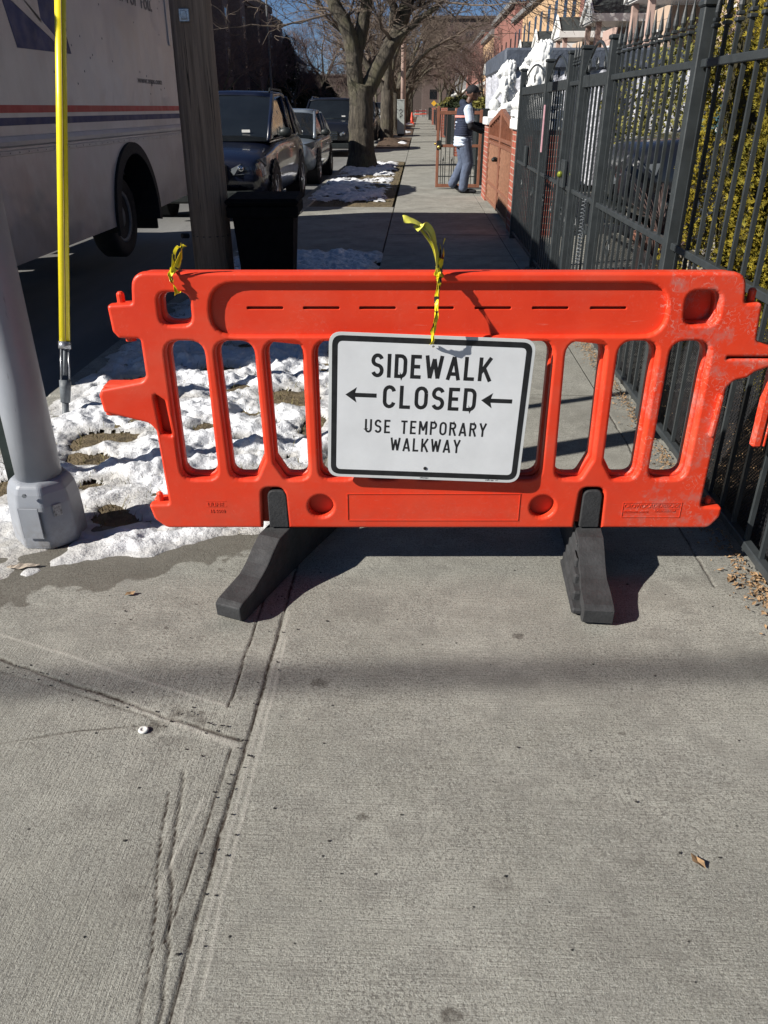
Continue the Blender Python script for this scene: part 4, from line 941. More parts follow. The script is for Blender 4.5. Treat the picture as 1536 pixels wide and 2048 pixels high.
for a_, b_, par in ((6.55,6.70,sh_),(9.0,9.12,fa_)): mb = MB(); mb.cbox(1.125,1.15,a_,b_,.86,1.06,.004); o = mb.build('lock_case', FM, par); o.location = -Vector(par.location)
mb = MB(); mb.box(1.136,1.145,7.95,7.985,1.05,1.44); o = mb.build('strip', M['label_pink'], g2_); o.location = -Vector(g2_.location)
# rubber net tied along the lower fence: two sets of crossing flat cords
def net(x, y0, y1, z0, z1, st, wd, name_label):
    mb = MB(); H = z1-z0; Lh = y1-y0; th = .0012
    rdn = random.Random(7)
    n = int((Lh+H)/st)
    for sgn in (1,-1):
        for i in range(n):
            c = i*st
            if sgn > 0: a = (max(0,c-H), 0) ; pa = (c-min(c,H) if c > H else 0, min(c,H)) ; 
            # line y = c - z  (sgn 1)  or  y = c - H + z
            if sgn > 0: q = [(min(c,Lh), c-min(c,Lh)), (max(c-H,0), c-max(c-H,0))]
            else: q = [(max(c-H,0), max(c-H,0)-c+H), (min(c,Lh), min(c,Lh)-c+H)]
            (ya,za),(yb,zb) = q
            if abs(ya-yb) < .004: continue
            m = 8; P = []
            for k in range(m+1):
                t = k/m; yy = ya+(yb-ya)*t; zz = za+(zb-za)*t
                P.append((x+.012*math.sin((y0+yy)*5.1+zz*3)+sgn*.0009+.02*math.sin((y0+yy)*2.2)*zz, y0+yy, z0+zz))
            d = .707*wd/2
            v = []
            for p in P: v += [(p[0],p[1]-d,p[2]-sgn*d*1),(p[0],p[1]+d,p[2]+sgn*d)]
            mb.add(v, [(2*k,2*k+1,2*k+3,2*k+2) for k in range(m)])
    return tag(mb.build('rubber_net', M['net']), name_label, 'net')
net(1.225, 1.6, 5.35, .0, .74, .0175, .0058, 'black rubber netting tied inside the lower half of the near fence')
# ribbed black strips hanging at the near end
for k in range(4):
    mb = MB(); x, y = 1.215+.012*k, 2.22+.085*k
    for i in range(44): mb.box(x-.004-.003*(i%2), x+.004, y-.008, y+.008+.005*(i%2), .02+i*.013, .02+i*.013+.012)
    tag(mb.build('ribbed_strap', M['net']), ['nearest ribbed black strap hanging behind the fence','second ribbed black strap behind the fence','third ribbed black strap behind the fence','farthest ribbed black strap behind the fence'][k], 'strap')
# hedge of arborvitae sprays
def spray_cloud(mb, n, region, size, rnd, up=.5, flat=1.0, mi=0):
    for _ in range(n):
        p, out = region(rnd); s = size*rnd.uniform(.6,1.4)
        d = (Vector(out)*rnd.uniform(.3,1.0)+Vector((rnd.gauss(0,.4),rnd.gauss(0,.4),rnd.gauss(up,.4)))).normalized()
        sd = d.cross(Vector((rnd.gauss(0,1),rnd.gauss(0,1),rnd.gauss(0,1)))).normalized()
        P = Vector(p)
        for k in range(3):                                           # a fan of narrow leaflets
            dd = (d+sd*(k-1)*.65).normalized(); w_ = dd.cross(sd.cross(dd)).normalized(); ww = s*.17*flat
            n2 = dd.cross(Vector((rnd.gauss(0,1),rnd.gauss(0,1),rnd.gauss(0,1)))).normalized()*ww
            q = P+d*s*.15*k
            mb.add([q-n2*.5, q+dd*s*.55-n2, q+dd*s, q+dd*s*.5+n2, q+n2*.5], [(0,1,2,3,4)], mi=mi)
hd = empty('arborvitae_hedge', (1.75,3.0,0), 0, 'yellow green arborvitae hedge behind the near black fence', 'hedge')
rnd = random.Random(21)
HC = np.array([(1.64,3.98,.39),(1.66,3.35,.40),(1.66,2.75,.40),(1.66,2.2,.40),(2.3,3.6,.38)])
def hedge_mesh(N, size, seed):
    r = np.random.RandomState(seed); c = HC[r.randint(0,len(HC),N)]; a = r.uniform(0,2*np.pi,N); z = r.uniform(.30,3.0,N)
    q = c[:,2]*(1-.12*np.clip(z-1.8,0,9))*(.82+.18*np.sqrt(r.rand(N)))*(1+.11*np.sin(a*3+z*5+c[:,0]*9)+.08*np.sin(z*13+a*2))
    q = np.where(z < .6, q*(.62+.38*(z-.3)/.3), q); q = np.where(r.rand(N) < .2, q*r.uniform(.4,.95,N), q)
    P = np.stack([c[:,0]+q*np.cos(a), c[:,1]+q*np.sin(a), z], 1); P[:,0] = np.maximum(P[:,0], 1.245)
    s_ = size*r.uniform(.6,1.5,N)[:,None]
    d = np.stack([np.cos(a),np.sin(a),np.full(N,.1)],1)*r.uniform(.3,1,N)[:,None]+r.normal(0,.4,(N,3))+np.array([0,0,.4])
    d /= np.linalg.norm(d,axis=1)[:,None]; g = r.normal(0,1,(N,3)); sd = np.cross(d,g); sd /= np.linalg.norm(sd,axis=1)[:,None]
    V = []
    for k in (-1.4,-.7,0,.7,1.4):                                     # each spray: a flat fan of five narrow scales
        dd = d+sd*k*.6; dd /= np.linalg.norm(dd,axis=1)[:,None]; w_ = np.cross(dd, np.cross(sd,dd)+r.normal(0,.5,(N,3))); w_ /= np.linalg.norm(w_,axis=1)[:,None]; w_ *= s_*.085
        q0 = P+d*s_*.18*abs(k); L_ = s_*(1.1-.22*abs(k)); V.append(np.stack([q0-w_*.6, q0+dd*L_*.5-w_, q0+dd*L_, q0+dd*L_*.5+w_], 1))
    V = np.stack(V,1).reshape(-1,3); me = bpy.data.meshes.new('foliage'); n4 = len(V)//4
    me.vertices.add(len(V)); me.vertices.foreach_set('co', V.astype(np.float32).ravel()); me.loops.add(len(V)); me.loops.foreach_set('vertex_index', np.arange(len(V),dtype=np.int32))
    me.polygons.add(n4); me.polygons.foreach_set('loop_start', np.arange(0,len(V),4,dtype=np.int32)); me.update(calc_edges=True); return me
o = link_mesh('foliage', hedge_mesh(170000, .0185, 4), M['hedge'], hd); o.location = -Vector(hd.location)
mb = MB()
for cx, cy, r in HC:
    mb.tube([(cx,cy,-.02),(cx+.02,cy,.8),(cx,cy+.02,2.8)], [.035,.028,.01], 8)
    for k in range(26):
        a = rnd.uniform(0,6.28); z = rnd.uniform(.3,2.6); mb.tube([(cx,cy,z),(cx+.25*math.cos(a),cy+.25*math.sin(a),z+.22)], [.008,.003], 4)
    mb.ball((cx,cy,1.70), (r*.66,r*.66,1.25), 12, 12)  # filler core among the stems; the hedge's inner shade is put into its dark colour
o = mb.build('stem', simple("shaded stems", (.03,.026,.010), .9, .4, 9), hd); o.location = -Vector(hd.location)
# bush of broader leaves behind the black car, ivy on the house
def leaf_cloud(mb, n, region, s0, rnd):
    for _ in range(n):
        p = region(rnd); s = s0*rnd.uniform(.6,1.3); m = T(*p, rnd.uniform(-1.2,1.2), rnd.uniform(-1.2,1.2), rnd.uniform(0,6.28))
        mb.add([(-s,0,0),(0,-s*.5,s*.15),(s,0,0),(0,s*.5,s*.15)], [(0,1,2,3)], m)
def bush(name, c, r, n, s, label, mat, cat='bush', seed=3):
    t = empty(name, (c[0],c[1],0), 0, label, cat); rd = random.Random(seed); mb = MB()
    def rg(q):
        a = q.uniform(0,6.283); u = q.uniform(-1,1); k = (1-u*u)**.5; rr_ = (.55+.45*q.random()**.4)*(1+.2*math.sin(a*4+u*7))
        return (r[0]*rr_*k*math.cos(a), r[1]*rr_*k*math.sin(a), max(.05,c[2]+r[2]*rr_*u))
    leaf_cloud(mb, n, rg, s, rd); mb.build('foliage', mat, t)
    mb = MB()
    for k in range(14):
        a = rd.uniform(0,6.28); mb.tube([(0,0,0),(r[0]*.3*math.cos(a),r[1]*.3*math.sin(a),c[2]*.7),(r[0]*.7*math.cos(a),r[1]*.7*math.sin(a),c[2]+r[2]*.5)], [.02,.012,.005], 5)
    mb.build('stem', M['bark'], t); return t
bush('boxwood_bush', (4.6,13.6,1.25), (1.6,1.0,1.2), 9000, .045, 'sunlit broad leaved bush seen through the fence spears above the black car', M['boxwood'], seed=4)
bush('climbing_ivy', (6.3,14.8,3.0), (.9,1.2,1.6), 5000, .05, 'dark ivy climbing the pale house wall near the corner of the yard', M['boxwood'], 'ivy', 5)
# yard clutter low behind the fence: steps, pots, dry shrubs
st = empty('stone_steps', (3.2,6.3,0), 0, 'low stone steps glimpsed through the bars of the middle fence', 'steps')
for k in range(3):
    mb = MB(); mb.cbox(-1.2+k*.32,1.6,-.9,1.0,.0+k*.15+.001*k,.15+k*.15,.012); mb.build('step', M['stone_step'], st)
for k,(x,y,s,lb) in enumerate([(1.95,4.75,.24,'near round brown flower pot behind the fence'),(1.75,5.9,.20,'second brown flower pot behind the narrow gate'),(2.2,7.4,.24,'farther brown flower pot behind the second gate')]):
    pt_ = empty('flower_pot', (x,y,0), 0, lb, 'flower pot')
    mb = MB(); mb.lathe([(s*.7,0),(s*.95,s*1.5),(s*1.06,s*1.5),(s*1.06,s*1.75),(s*.92,s*1.75),(s*.9,s*1.6)], 20); mb.build('pot', M['brown_pot'], pt_, True)
    mb = MB(); rd = random.Random(k+50)
    for j in range(60):
        a = rd.uniform(0,6.28); q = rd.uniform(.2,1.3)*s; mb.tube([(0,0,s*1.5),(q*.4*math.cos(a),q*.4*math.sin(a),s*2.3),(q*math.cos(a),q*math.sin(a),s*rd.uniform(2.2,3.6))], [.006,.004,.002], 4)
    mb.build('dry_plant', M['twig_red'], pt_)

# ---------------------------------------------------------------- brick pillars, copper gates, open gate
def pillar(x, y, w_, d, h, label, cap=True):
    t = empty('brick_pillar', (x,y,0), 0, label, 'pillar'); mb = MB(); mb.box(-w_/2,w_/2,-d/2,d/2,-.02,h); mb.build('shaft', M['brick'], t)
    if cap: mb = MB(); mb.cbox(-w_/2-.04,w_/2+.04,-d/2-.04,d/2+.04,h,h+.12,.012); mb.build('cap_slab', M['marble'], t)
    return t
pillar(1.42,10.45,.50,.62,1.18,'red brick pillar between the black fence and the copper gates')
pillar(1.36,14.6,.44,.80,1.16,'red brick pillar beyond the copper gates, nearest the mail carrier')
def lattice_leaf(name, y0, y1, x0, x1, rise_at_start, label, par=None):
    t = empty(name, ((x0+x1)/2,(y0+y1)/2,0), math.atan2(-(x1-x0), y1-y0), label, 'gate', None); L = math.hypot(x1-x0,y1-y0); h = L/2
    mb = MB(); b0 = 1.20; z = lambda y: b0 + (.20*((h-y)/L) if rise_at_start else .20*((y+h)/L))
    mb.cbox(-.03,.03,-h,-h+.06,.04,z(-h),.004); mb.cbox(-.03,.03,h-.06,h,.04,z(h),.004)
    for q in (.04,.30,.90,.98): mb.cbox(-.024,.024,-h+.06,h-.06,q,q+.045,.004)
    for k in range(10):
        ya, yb = -h+.06+(L-.12)*k/10, -h+.06+(L-.12)*(k+1)/10; za, zb = z(ya), z(yb)
        mb.add([(-.028,ya,za-.06),(.028,ya,za-.06),(.028,yb,zb-.06),(-.028,yb,zb-.06),(-.028,ya,za),(.028,ya,za),(.028,yb,zb),(-.028,yb,zb)], [(0,3,2,1),(4,5,6,7),(0,1,5,4),(1,2,6,5),(2,3,7,6),(3,0,4,7)])
    mb.build('frame', M['copper'], t)
    mb = MB(); H0, H1 = .085, .90; n = 15; w_ = L-.12
    for s in (1,-1):
        for k in range(-n, n*2):
            c = k*.115; pts = []
            for yy in (0,w_): pts.append((yy, c+s*yy if s > 0 else c+ (w_-yy)))
            (ya,za),(yb,zb) = pts; lo, hi = 0, H1-H0
            def clip(t0): return ya+(yb-ya)*t0, za+(zb-za)*t0
            ts = [0,1]
            if zb != za:
                ta, tb = sorted(((lo-za)/(zb-za), (hi-za)/(zb-za))); ts = [max(0,ta), min(1,tb)]
            if ts[1]-ts[0] < .05: continue
            (y1_,z1_),(y2_,z2_) = clip(ts[0]), clip(ts[1]); xx = .006*s
            mb.tube([(xx,-h+.06+y1_,H0+z1_),(xx,-h+.06+y2_,H0+z2_)], .010, 4)
    mb.build('lattice', M['copper_lattice'], t)
    mb = MB(); mb.box(.022,.028,-h+.05,h-.05,.06,1.2); mb.build('back_sheet', simple("dull copper sheet", (.20,.085,.05), .6, .3, 9), t)
    mb = MB()
    for k in range(7):
        y = -h+.09+(L-.18)*k/6; mb.box(-.012,.012,y-.008,y+.008,1.02,z(y)-.05)
    mb.build('bar', M['copper'], t); return t
lg1 = lattice_leaf('copper_gate', 10.82, 12.45, 1.20, 1.20, False, 'nearer copper brown lattice gate leaf beside the black fence')
lg2 = lattice_leaf('copper_gate', 12.50, 14.12, 1.20, 1.17, True, 'farther copper brown lattice gate leaf with a black latch')
mb = MB(); mb.cbox(1.12,1.17,12.62,12.80,.70,.76,.008); mb.ball((1.11,12.6,.73), .03, 8, 6); o = mb.build('latch', M['black_paint'], lg2); o.matrix_parent_inverse = (Matrix.Translation(lg2.location) @ Matrix.Rotation(lg2.rotation_euler.z,4,'Z')).inverted()
og = empty('open_gate', (.765,16.35,0), R(-3), 'open copper framed gate leaf standing across the sidewalk', 'gate')
mb = MB(); 
mb.cbox(-.43,-.375,-.03,.03,.03,1.44,.005); mb.cbox(.375,.43,-.03,.03,.03,1.38,.005); mb.cbox(-.375,.375,-.028,.028,.03,.09,.004); mb.cbox(-.375,.375,-.028,.028,.74,.79,.004); mb.cbox(-.375,.375,-.028,.028,1.30,1.36,.004)
mb.build('frame', M['copper'], og)
mb = MB()
for k in range(9):
    x = -.335+k*.084; mb.box(x-.007,x+.007,-.007,.007,.09,1.30)
    if k % 2 == 0: mb.box(x+.035,x+.049,-.007,.007,.09,.50); mb.lathe([(.012,.50),(.022,.53),(.002,.60)], 6, T(x+.042,0,0))
for z in (.42,.22): mb.box(-.375,.375,-.010,.010,z,z+.016)
mb.build('bar', M['black_paint'], og)
mb = MB(); mb.cbox(-.425,-.33,-.045,.045,.70,.86,.006); mb.build('lock_case', M['black_paint'], og)
mb = MB(); mb.ball((-.38,-.07,.75), .032, 12, 8); mb.ball((-.45,.0,.80), .024, 12, 8); mb.build('knob', M['brass'], og, True)

# ---------------------------------------------------------------- white lion statues
def lion(name, loc, rz, label, s=1.0):
    t = empty(name, loc, rz, label, 'statue')
    mb = MB()                                                         # faces +x, seated upright with one paw on a ball
    def cap(a, b, ra, rb, n=6):
        A, B = Vector(a), Vector(b)
        for i in range(n+1): k = i/n; p = A.lerp(B,k); mb.ball(p, ra+(rb-ra)*k, 12, 9)
    cap((-.14,0,.14),(.02,0,.34),.125,.115); cap((.02,0,.34),(.07,0,.46),.115,.10)
    for sy in (-1,1):
        cap((-.10,sy*.10,.10),(.06,sy*.12,.08),.085,.055); cap((.06,sy*.12,.06),(.13,sy*.12,.03),.04,.035)
    cap((.08,.075,.34),(.12,.075,.06),.05,.038); cap((.12,.075,.04),(.17,.075,.03),.042,.034)
    cap((.08,-.075,.36),(.16,-.085,.24),.05,.038); cap((.16,-.085,.24),(.20,-.085,.20),.036,.034)
    mb.ball((.19,-.09,.10), .095, 14, 10)
    rd = random.Random(8)
    for k in range(130):                                             # mane locks around head and chest
        a = rd.uniform(0,6.283); u = rd.uniform(-.25,1); q = .125+rd.uniform(-.01,.02)
        c = Vector((.04-.03*u, q*math.cos(a), .56+q*math.sin(a)*1.25)); mb.ball(c+Vector((rd.uniform(-.08,.02),0,-.02)), (.026,.022,.045), 7, 6)
    for k in range(50):
        mb.ball((.09+rd.uniform(-.03,.03), rd.uniform(-.09,.09), rd.uniform(.30,.50)), (.022,.02,.045), 7, 6)
    mb.ball((.05,0,.57), (.12,.115,.14), 14, 10); mb.ball((.13,0,.56), (.07,.065,.07), 12, 9); mb.ball((.185,0,.535), (.045,.045,.036), 12, 9); mb.ball((.175,0,.505), (.035,.035,.022), 10, 7)
    mb.ball((.215,0,.548), (.014,.02,.012), 8, 6)
    for sy in (-1,1): mb.ball((.03,sy*.085,.69), (.022,.024,.034), 8, 6); mb.ball((.165,sy*.032,.585), (.014,.014,.012), 8, 6)
    cap((-.24,.0,.06),(-.22,.14,.06),.03,.024); cap((-.22,.14,.06),(-.05,.20,.05),.024,.03)
    mb.v = [tuple(Vector(v)*s) for v in mb.v]
    link_mesh('body', remesh(mb, .0062*s, 1), M['marble'], t)
    mb = MB(); mb.cbox(-.24*s,.26*s,-.18*s,.20*s,-.07,.02,.01); mb.build('plinth', M['marble'], t)
    return t
l1 = lion('lion_statue', (1.44,10.45,1.372), R(185), 'white lion statue nearest the black fence, its head highest', 1.0)
for k, (loc, rz, lb) in enumerate([((1.44,14.35,1.352),R(200),'white lion statue on the far brick pillar, close behind the carrier'),((1.62,12.6,1.37),R(190),'middle white lion statue behind the copper gates')]):
    dup(l1, loc, rz, lb)
mb = MB(); mb.cbox(1.36,1.9,12.2,13.0,0,1.295,.01); tag(mb.build('pedestal', M['marble']), 'white pedestal under the middle lion behind the copper gates', 'pedestal')
# slate and silver tarpaulin carport behind the lions
tp = empty('carport', (3.6,17.5,0), 0, 'carport with a slate roof band and silver tarpaulin walls behind the lions', 'carport')
mb = MB(); mb.cbox(-2.1,2.6,-1.5,3.0,2.02,2.36,.04); mb.build('roof_band', M['tarp'], tp)
xs = np.arange(-2.0,2.5,.05); v = []
mb = MB()
for i, x in enumerate(xs): 
    q = -1.42+.05*math.sin(x*9)+.03*math.sin(x*23); v += [(x,q,.1),(x,q+.04*math.sin(x*5),1.1),(x,q-.02,2.02)]
mb.add(v, [(3*i+j,3*i+3+j,3*i+4+j,3*i+1+j) for i in range(len(xs)-1) for j in (0,1)])
v = []
ys = np.arange(-1.4,2.9,.06)
for y in ys: q = -2.02+.05*math.sin(y*8)+.03*math.sin(y*19); v += [(q,y,.1),(q+.03*math.sin(y*5),y,1.1),(q,y,2.02)]
mb.add(v, [(3*i+j,3*i+3+j,3*i+4+j,3*i+1+j) for i in range(len(ys)-1) for j in (0,1)])
mb.build('tarpaulin', M['tarp_silver'], tp, True)
for sx in (-2,2.4):
    mb = MB(); mb.box(sx-.04,sx+.04,-1.38,-1.30,0,2.02); mb.build('post', M['galv'], tp)
# ---------------------------------------------------------------- parked cars
def car(name, paintm, loc, rz, label, L=4.9, W=1.95, Hh=1.74, belt=1.05, hood=1.02, y_ws=1.15, y_rs=2.0, y_re=4.3, y_rg=4.78, tail=None, wr=.37, rails=True, group='cars parked along the kerb', glass='glass_dark'):
    t = empty(name, loc, rz, label, 'car', group); hw = W/2; gc = .20; tail = tail or belt+.02
    # side profile of the painted shell, front at y=0, local x across
    st_ = [(.00,.78,.60,.80),(.05,.86,.50,.86),(.16,.93,.38,hood-.10),(.45,.97,.26,hood-.03),(y_ws,1.0,.22,hood+.02),(y_ws+.4,1.0,.22,belt+.01),(2.6,1.0,.22,belt+.02),(3.6,1.0,.22,belt+.03),(y_re,.99,.24,tail),(L-.25,.96,.30,tail-.02),(L-.06,.90,.42,tail-.10),(L,.82,.52,tail-.22)]
    v = []; f = []; n = 0
    for (y, k, zb, zt) in st_:
        w_ = hw*k; dz = zt-zb
        row = [(0,zb),(w_*.86,zb),(w_*.965,zb+dz*.12),(w_,zb+dz*.38),(w_*.995,zb+dz*.62),(w_*.965,zb+dz*.86),(w_*.90,zt-.015),(w_*.62,zt+.02),(0,zt+.035)]
        full = [(-x,z) for x,z in reversed(row[1:])]+row[0:1]+[(x,z) for x,z in row[1:8]]+[row[8]]
        full = [(x,z) for x,z in row]+[(-x,z) for x,z in reversed(row[1:-1])]
        n = len(full); v += [(x,y,z) for x,z in full]
    for i in range(len(st_)-1):
        for j in range(n): a = i*n+j; b = i*n+(j+1)%n; f.append((a,a+n,b+n,b))
    f += [tuple(range(n)), tuple(range(len(v)-1,len(v)-1-n,-1))]
    mb = MB(); mb.add(v, f); o = mb.build('body', paintm, t, True); md = o.modifiers.new('s','SUBSURF'); md.levels = md.render_levels = 2
    me = o.data; bm = bmesh.new(); bm.from_mesh(me); bmesh.ops.recalc_face_normals(bm, faces=bm.faces); bm.to_mesh(me); bm.free()
    # greenhouse (glass volume) and roof skin
    rf = Hh-.015
    def ring(y, wb, zb, wt, zt): return [(wb,y,zb),(wt*1.04,y,zt-.10),(wt,y,zt-.03),(wt*.6,y,zt+.0),(-wt*.6,y,zt+.0),(-wt,y,zt-.03),(-wt*1.04,y,zt-.10),(-wb,y,zb)]
    rings = [ring(y_ws,hw*.88,belt-.03,hw*.86,belt+.05),ring(y_rs,hw*.93,belt-.02,hw*.74,rf-.03),ring((y_rs+y_re)/2,hw*.93,belt-.02,hw*.76,rf),ring(y_re,hw*.91,belt-.02,hw*.72,rf-.05),ring(y_rg,hw*.85,belt-.03,hw*.82,belt+.08)]
    v = [p for r_ in rings for p in r_]; f = []
    for i in range(4):
        for j in range(7): f.append((i*8+j,(i+1)*8+j,(i+1)*8+j+1,i*8+j+1))
        f.append((i*8+7,(i+1)*8+7,(i+1)*8,i*8))
    f += [tuple(range(7,-1,-1)), tuple(range(32,40))]
    mb = MB(); mb.add(v, f); gme = mb.mesh('glass'); bm = bmesh.new(); bm.from_mesh(gme); bmesh.ops.recalc_face_normals(bm, faces=bm.faces); bm.to_mesh(gme); bm.free()
    link_mesh('window_glass', gme, M[glass], t)
    mb = MB(); e = .012
    R2 = [(y_rs-.05,hw*.75,rf-.06),(y_rs+.12,hw*.765,rf-.005),((y_rs+y_re)/2,hw*.78,rf+.012),(y_re-.1,hw*.75,rf-.02),(y_re+.10,hw*.73,rf-.075)]
    v = []; 
    for y, w_, z in R2: v += [(-w_,y,z-.055),(-w_*.98,y,z-.005),(-w_*.6,y,z+.018),(0,y,z+.026),(w_*.6,y,z+.018),(w_*.98,y,z-.005),(w_,y,z-.055)]
    mb.add(v, [(i*7+j,i*7+j+1,i*7+8+j,i*7+7+j) for i in range(4) for j in range(6)]); o = mb.build('roof', paintm, t, True); md = o.modifiers.new('so','SOLIDIFY'); md.thickness = .02
    mb = MB()                                                         # pillars
    for s in (-1,1):
        mb.tube([(s*hw*.885,y_ws-.02,belt-.01),(s*hw*.83,(y_ws+y_rs)/2,(belt+rf)/2-.01),(s*hw*.765,y_rs,rf-.05)], .038, 6)
        for yb, yt in (((y_rs+y_re)/2-.15,(y_rs+y_re)/2-.15),(y_re-.30,y_re-.28)): mb.tube([(s*hw*.94,yb,belt),(s*hw*.80,yt,rf-.06)], .030, 6)
        mb.tube([(s*hw*.87,y_rg,belt),(s*hw*.80,(y_re+y_rg)/2,(belt+rf)/2),(s*hw*.735,y_re+.03,rf-.08)], .05, 6)
        mb.tube([(s*hw*.945,y_ws+.1,belt+.005),(s*hw*.955,(y_rs+y_re)/2,belt+.01),(s*hw*.93,y_re+.1,belt+.012)], .014, 5)
    mb.build('window_pillar', paintm, t, True)
    for s in (-1,1):
        if rails:
            mb = MB(); mb.tube([(s*hw*.70,y_rs+.15,rf+.0),(s*hw*.70,y_rs+.22,rf+.055),(s*hw*.70,y_re-.25,rf+.05),(s*hw*.70,y_re-.12,rf-.01)], .016, 6); mb.build('roof_rail', M['black_paint'] if paintm != M['blackcar'] else M['chrome'], t)
        mb = MB(); mb.tube([(s*hw*.92,y_ws+.28,belt+.03),(s*(hw+.06),y_ws+.22,belt+.06)], .02, 6); mb.ball((s*(hw+.12),y_ws+.22,belt+.09), (.105,.055,.075), 12, 8); mb.build('side_mirror', M['black_paint'], t, True)
        for j, yw in enumerate((.90,L-1.02)):
            q = MB()
            for a in range(13):                                      # dark wheel arch lip
                a0 = math.pi*a/12
                q.ball((s*(hw-.01),yw-(wr+.055)*math.cos(a0),wr+(wr+.055)*math.sin(a0)), (.022,.05,.05), 6, 5)
            q.build('wheel_arch', M['black_paint'], t, True)
            q = MB(); q.tube([(s*(hw-.28),yw,wr),(s*(hw-.006),yw,wr)], wr+.045, 26); q.build('wheel_well', M['tyre'], t)
            wheel(t, s*(hw-.105), yw, wr, .235, s, False)
        mb = MB(); mb.add([(s*hw*.42,.035,.72),(s*hw*.60,.045,.80),(s*hw*.86,.20,.86),(s*hw*.925,.40,.88),(s*hw*.93,.36,.76),(s*hw*.80,.10,.66),(s*hw*.5,.0,.655)], [tuple(range(7))] if s > 0 else [tuple(range(6,-1,-1))])
        me = mb.mesh('headlight'); o = link_mesh('headlight', me, M['lens'], t); md = o.modifiers.new('so','SOLIDIFY'); md.thickness = .09; md.offset = 0
        mb = MB(); mb.ball((s*hw*.62,.01,.745), (.05,.03,.045), 10, 8); mb.ball((s*hw*.78,.08,.765), (.05,.03,.045), 10, 8); mb.build('bulb', M['chrome'], o, True)
    mb = MB(); mb.cbox(-hw*.42,hw*.42,-.045,.03,.52,.80,.02); mb.build('grille', M['black_paint'], t)
    mb = MB()
    for k in range(4): mb.cbox(-hw*.40,hw*.40,-.058,-.046,.555+k*.06,.572+k*.06,.004)
    mb.lathe([(.055,-.012),(.06,0),(.055,.012)], 18, T(0,-.055,.68) @ Matrix.Rotation(R(90),4,'X')); mb.build('grille_trim', M['chrome'], t)
    mb = MB(); mb.cbox(-hw*.80,hw*.80,-.01,.12,.26,.44,.03); mb.build('lower_intake', M['black_paint'], t)
    mb = MB()
    for s in (-1,1):
        for yy in (y_rs+.55,y_rs+1.55): mb.cbox(s*hw-.012,s*hw+.014,yy,yy+.18,belt-.19,belt-.165,.005)
    mb.build('door_handle', M['chrome'], t)
    mb = MB(); mb.cbox(hw*.45,hw*.58,y_ws+.06,y_ws+.07,belt+.09,belt+.13,.002); mb.build('windscreen_sticker', M['cap_white'], t)
    return t
car('parked_car', M['navy'], (-3.22,12.2,-.12), 0, 'dark navy sport utility car parked behind the mail truck', L=4.85, W=1.98, Hh=1.78, belt=1.10, hood=1.00, y_ws=1.05, y_rs=2.25, y_re=3.8, y_rg=4.7)
car('parked_car', M['greycar'], (-3.15,18.2,-.12), 0, 'blue grey hatchback parked second behind the mail truck', L=4.5, W=1.80, Hh=1.50, belt=.95, hood=.88, y_ws=1.0, y_rs=2.0, y_re=3.3, y_rg=4.25, tail=1.02, wr=.32, rails=False, glass='glass_dark')
c3 = car('parked_car', M['blackcar'], (-3.22,29.5,-.12), 0, 'black sport utility car with chrome roof rails parked before the forked tree', L=5.0, W=2.0, Hh=1.84, belt=1.15, hood=1.12, y_ws=1.15, y_rs=1.95)
c4 = car('parked_car', M['silvercar'], (-3.15,37.0,-.12), 0, 'silver sedan parked between the first two street trees', L=4.6, W=1.80, Hh=1.48, belt=.95, hood=.88, y_ws=1.0, y_rs=2.0, y_re=3.4, y_rg=4.3, wr=.32, rails=False)
for k, (y, src, lb) in enumerate([(44.5,c3,'black car parked just past the second street tree'),(52.5,c4,'silver car parked beside the third street tree'),(61,c3,'dark car parked beside the fourth street tree'),(70,c4,'pale car parked farther along the kerb'),(80,c3,'dark car parked near the end of the kerb row')]):
    dup(src, (-3.2,y,-.12), 0, lb)
cy = car('parked_car', M['blackcar'], (2.15,9.7,.02), R(-90), 'black car with teal windows parked in the yard behind the iron fence', L=4.6, W=1.8, Hh=1.62, belt=1.08, hood=1.12, y_ws=.95, y_rs=1.55, y_re=3.9, y_rg=4.4, rails=False, glass='teal_glass', group=None)

# ---------------------------------------------------------------- trees
def grow_limb(out, rnd, p, d, r, length, level, maxl, rmin, up=.15, kink=.16, density=1.0):
    n = max(3, int(length/ (0.35 if level < 2 else .25))); pts = [p.copy()]; rad = [r]; dirs = [d.copy()]
    for i in range(n):
        d = (d + Vector((rnd.gauss(0,kink),rnd.gauss(0,kink),rnd.gauss(0,kink*.7)+up*.12))).normalized()
        p = p + d*length/n; pts.append(p.copy()); dirs.append(d.copy())
        rad.append(max(rmin*.6, r*(1-(.55 if level < maxl else .8)*(i+1)/n)))
    out.append((level, pts, rad))
    if level >= maxl: return
    nb = int({0:5,1:7,2:6,3:4}.get(level,3)*density+rnd.random())
    for k in range(nb):
        i = rnd.randint(max(1,int(n*.25)), n); q = pts[i]; dd = dirs[i]
        ax = Vector((rnd.gauss(0,1),rnd.gauss(0,1),rnd.gauss(0,.6))); ax = (ax-dd*ax.dot(dd)).normalized()
        an = rnd.uniform(.45,1.0); nd = (dd*math.cos(an)+ax*math.sin(an)).normalized(); nd.z += up*.25; nd.normalize()
        grow_limb(out, rnd, q, nd, max(rmin, rad[i]*rnd.uniform(.45,.7)), length*rnd.uniform(.48,.72), level+1, maxl, rmin, up, kink*1.12, density)
    grow_limb(out, rnd, pts[-1], dirs[-1], max(rmin,rad[-1]), length*.6, level+1, maxl, rmin, up, kink*1.1, density)
def keep_limb(pts, zmin): return min(p.z for p in pts) > zmin
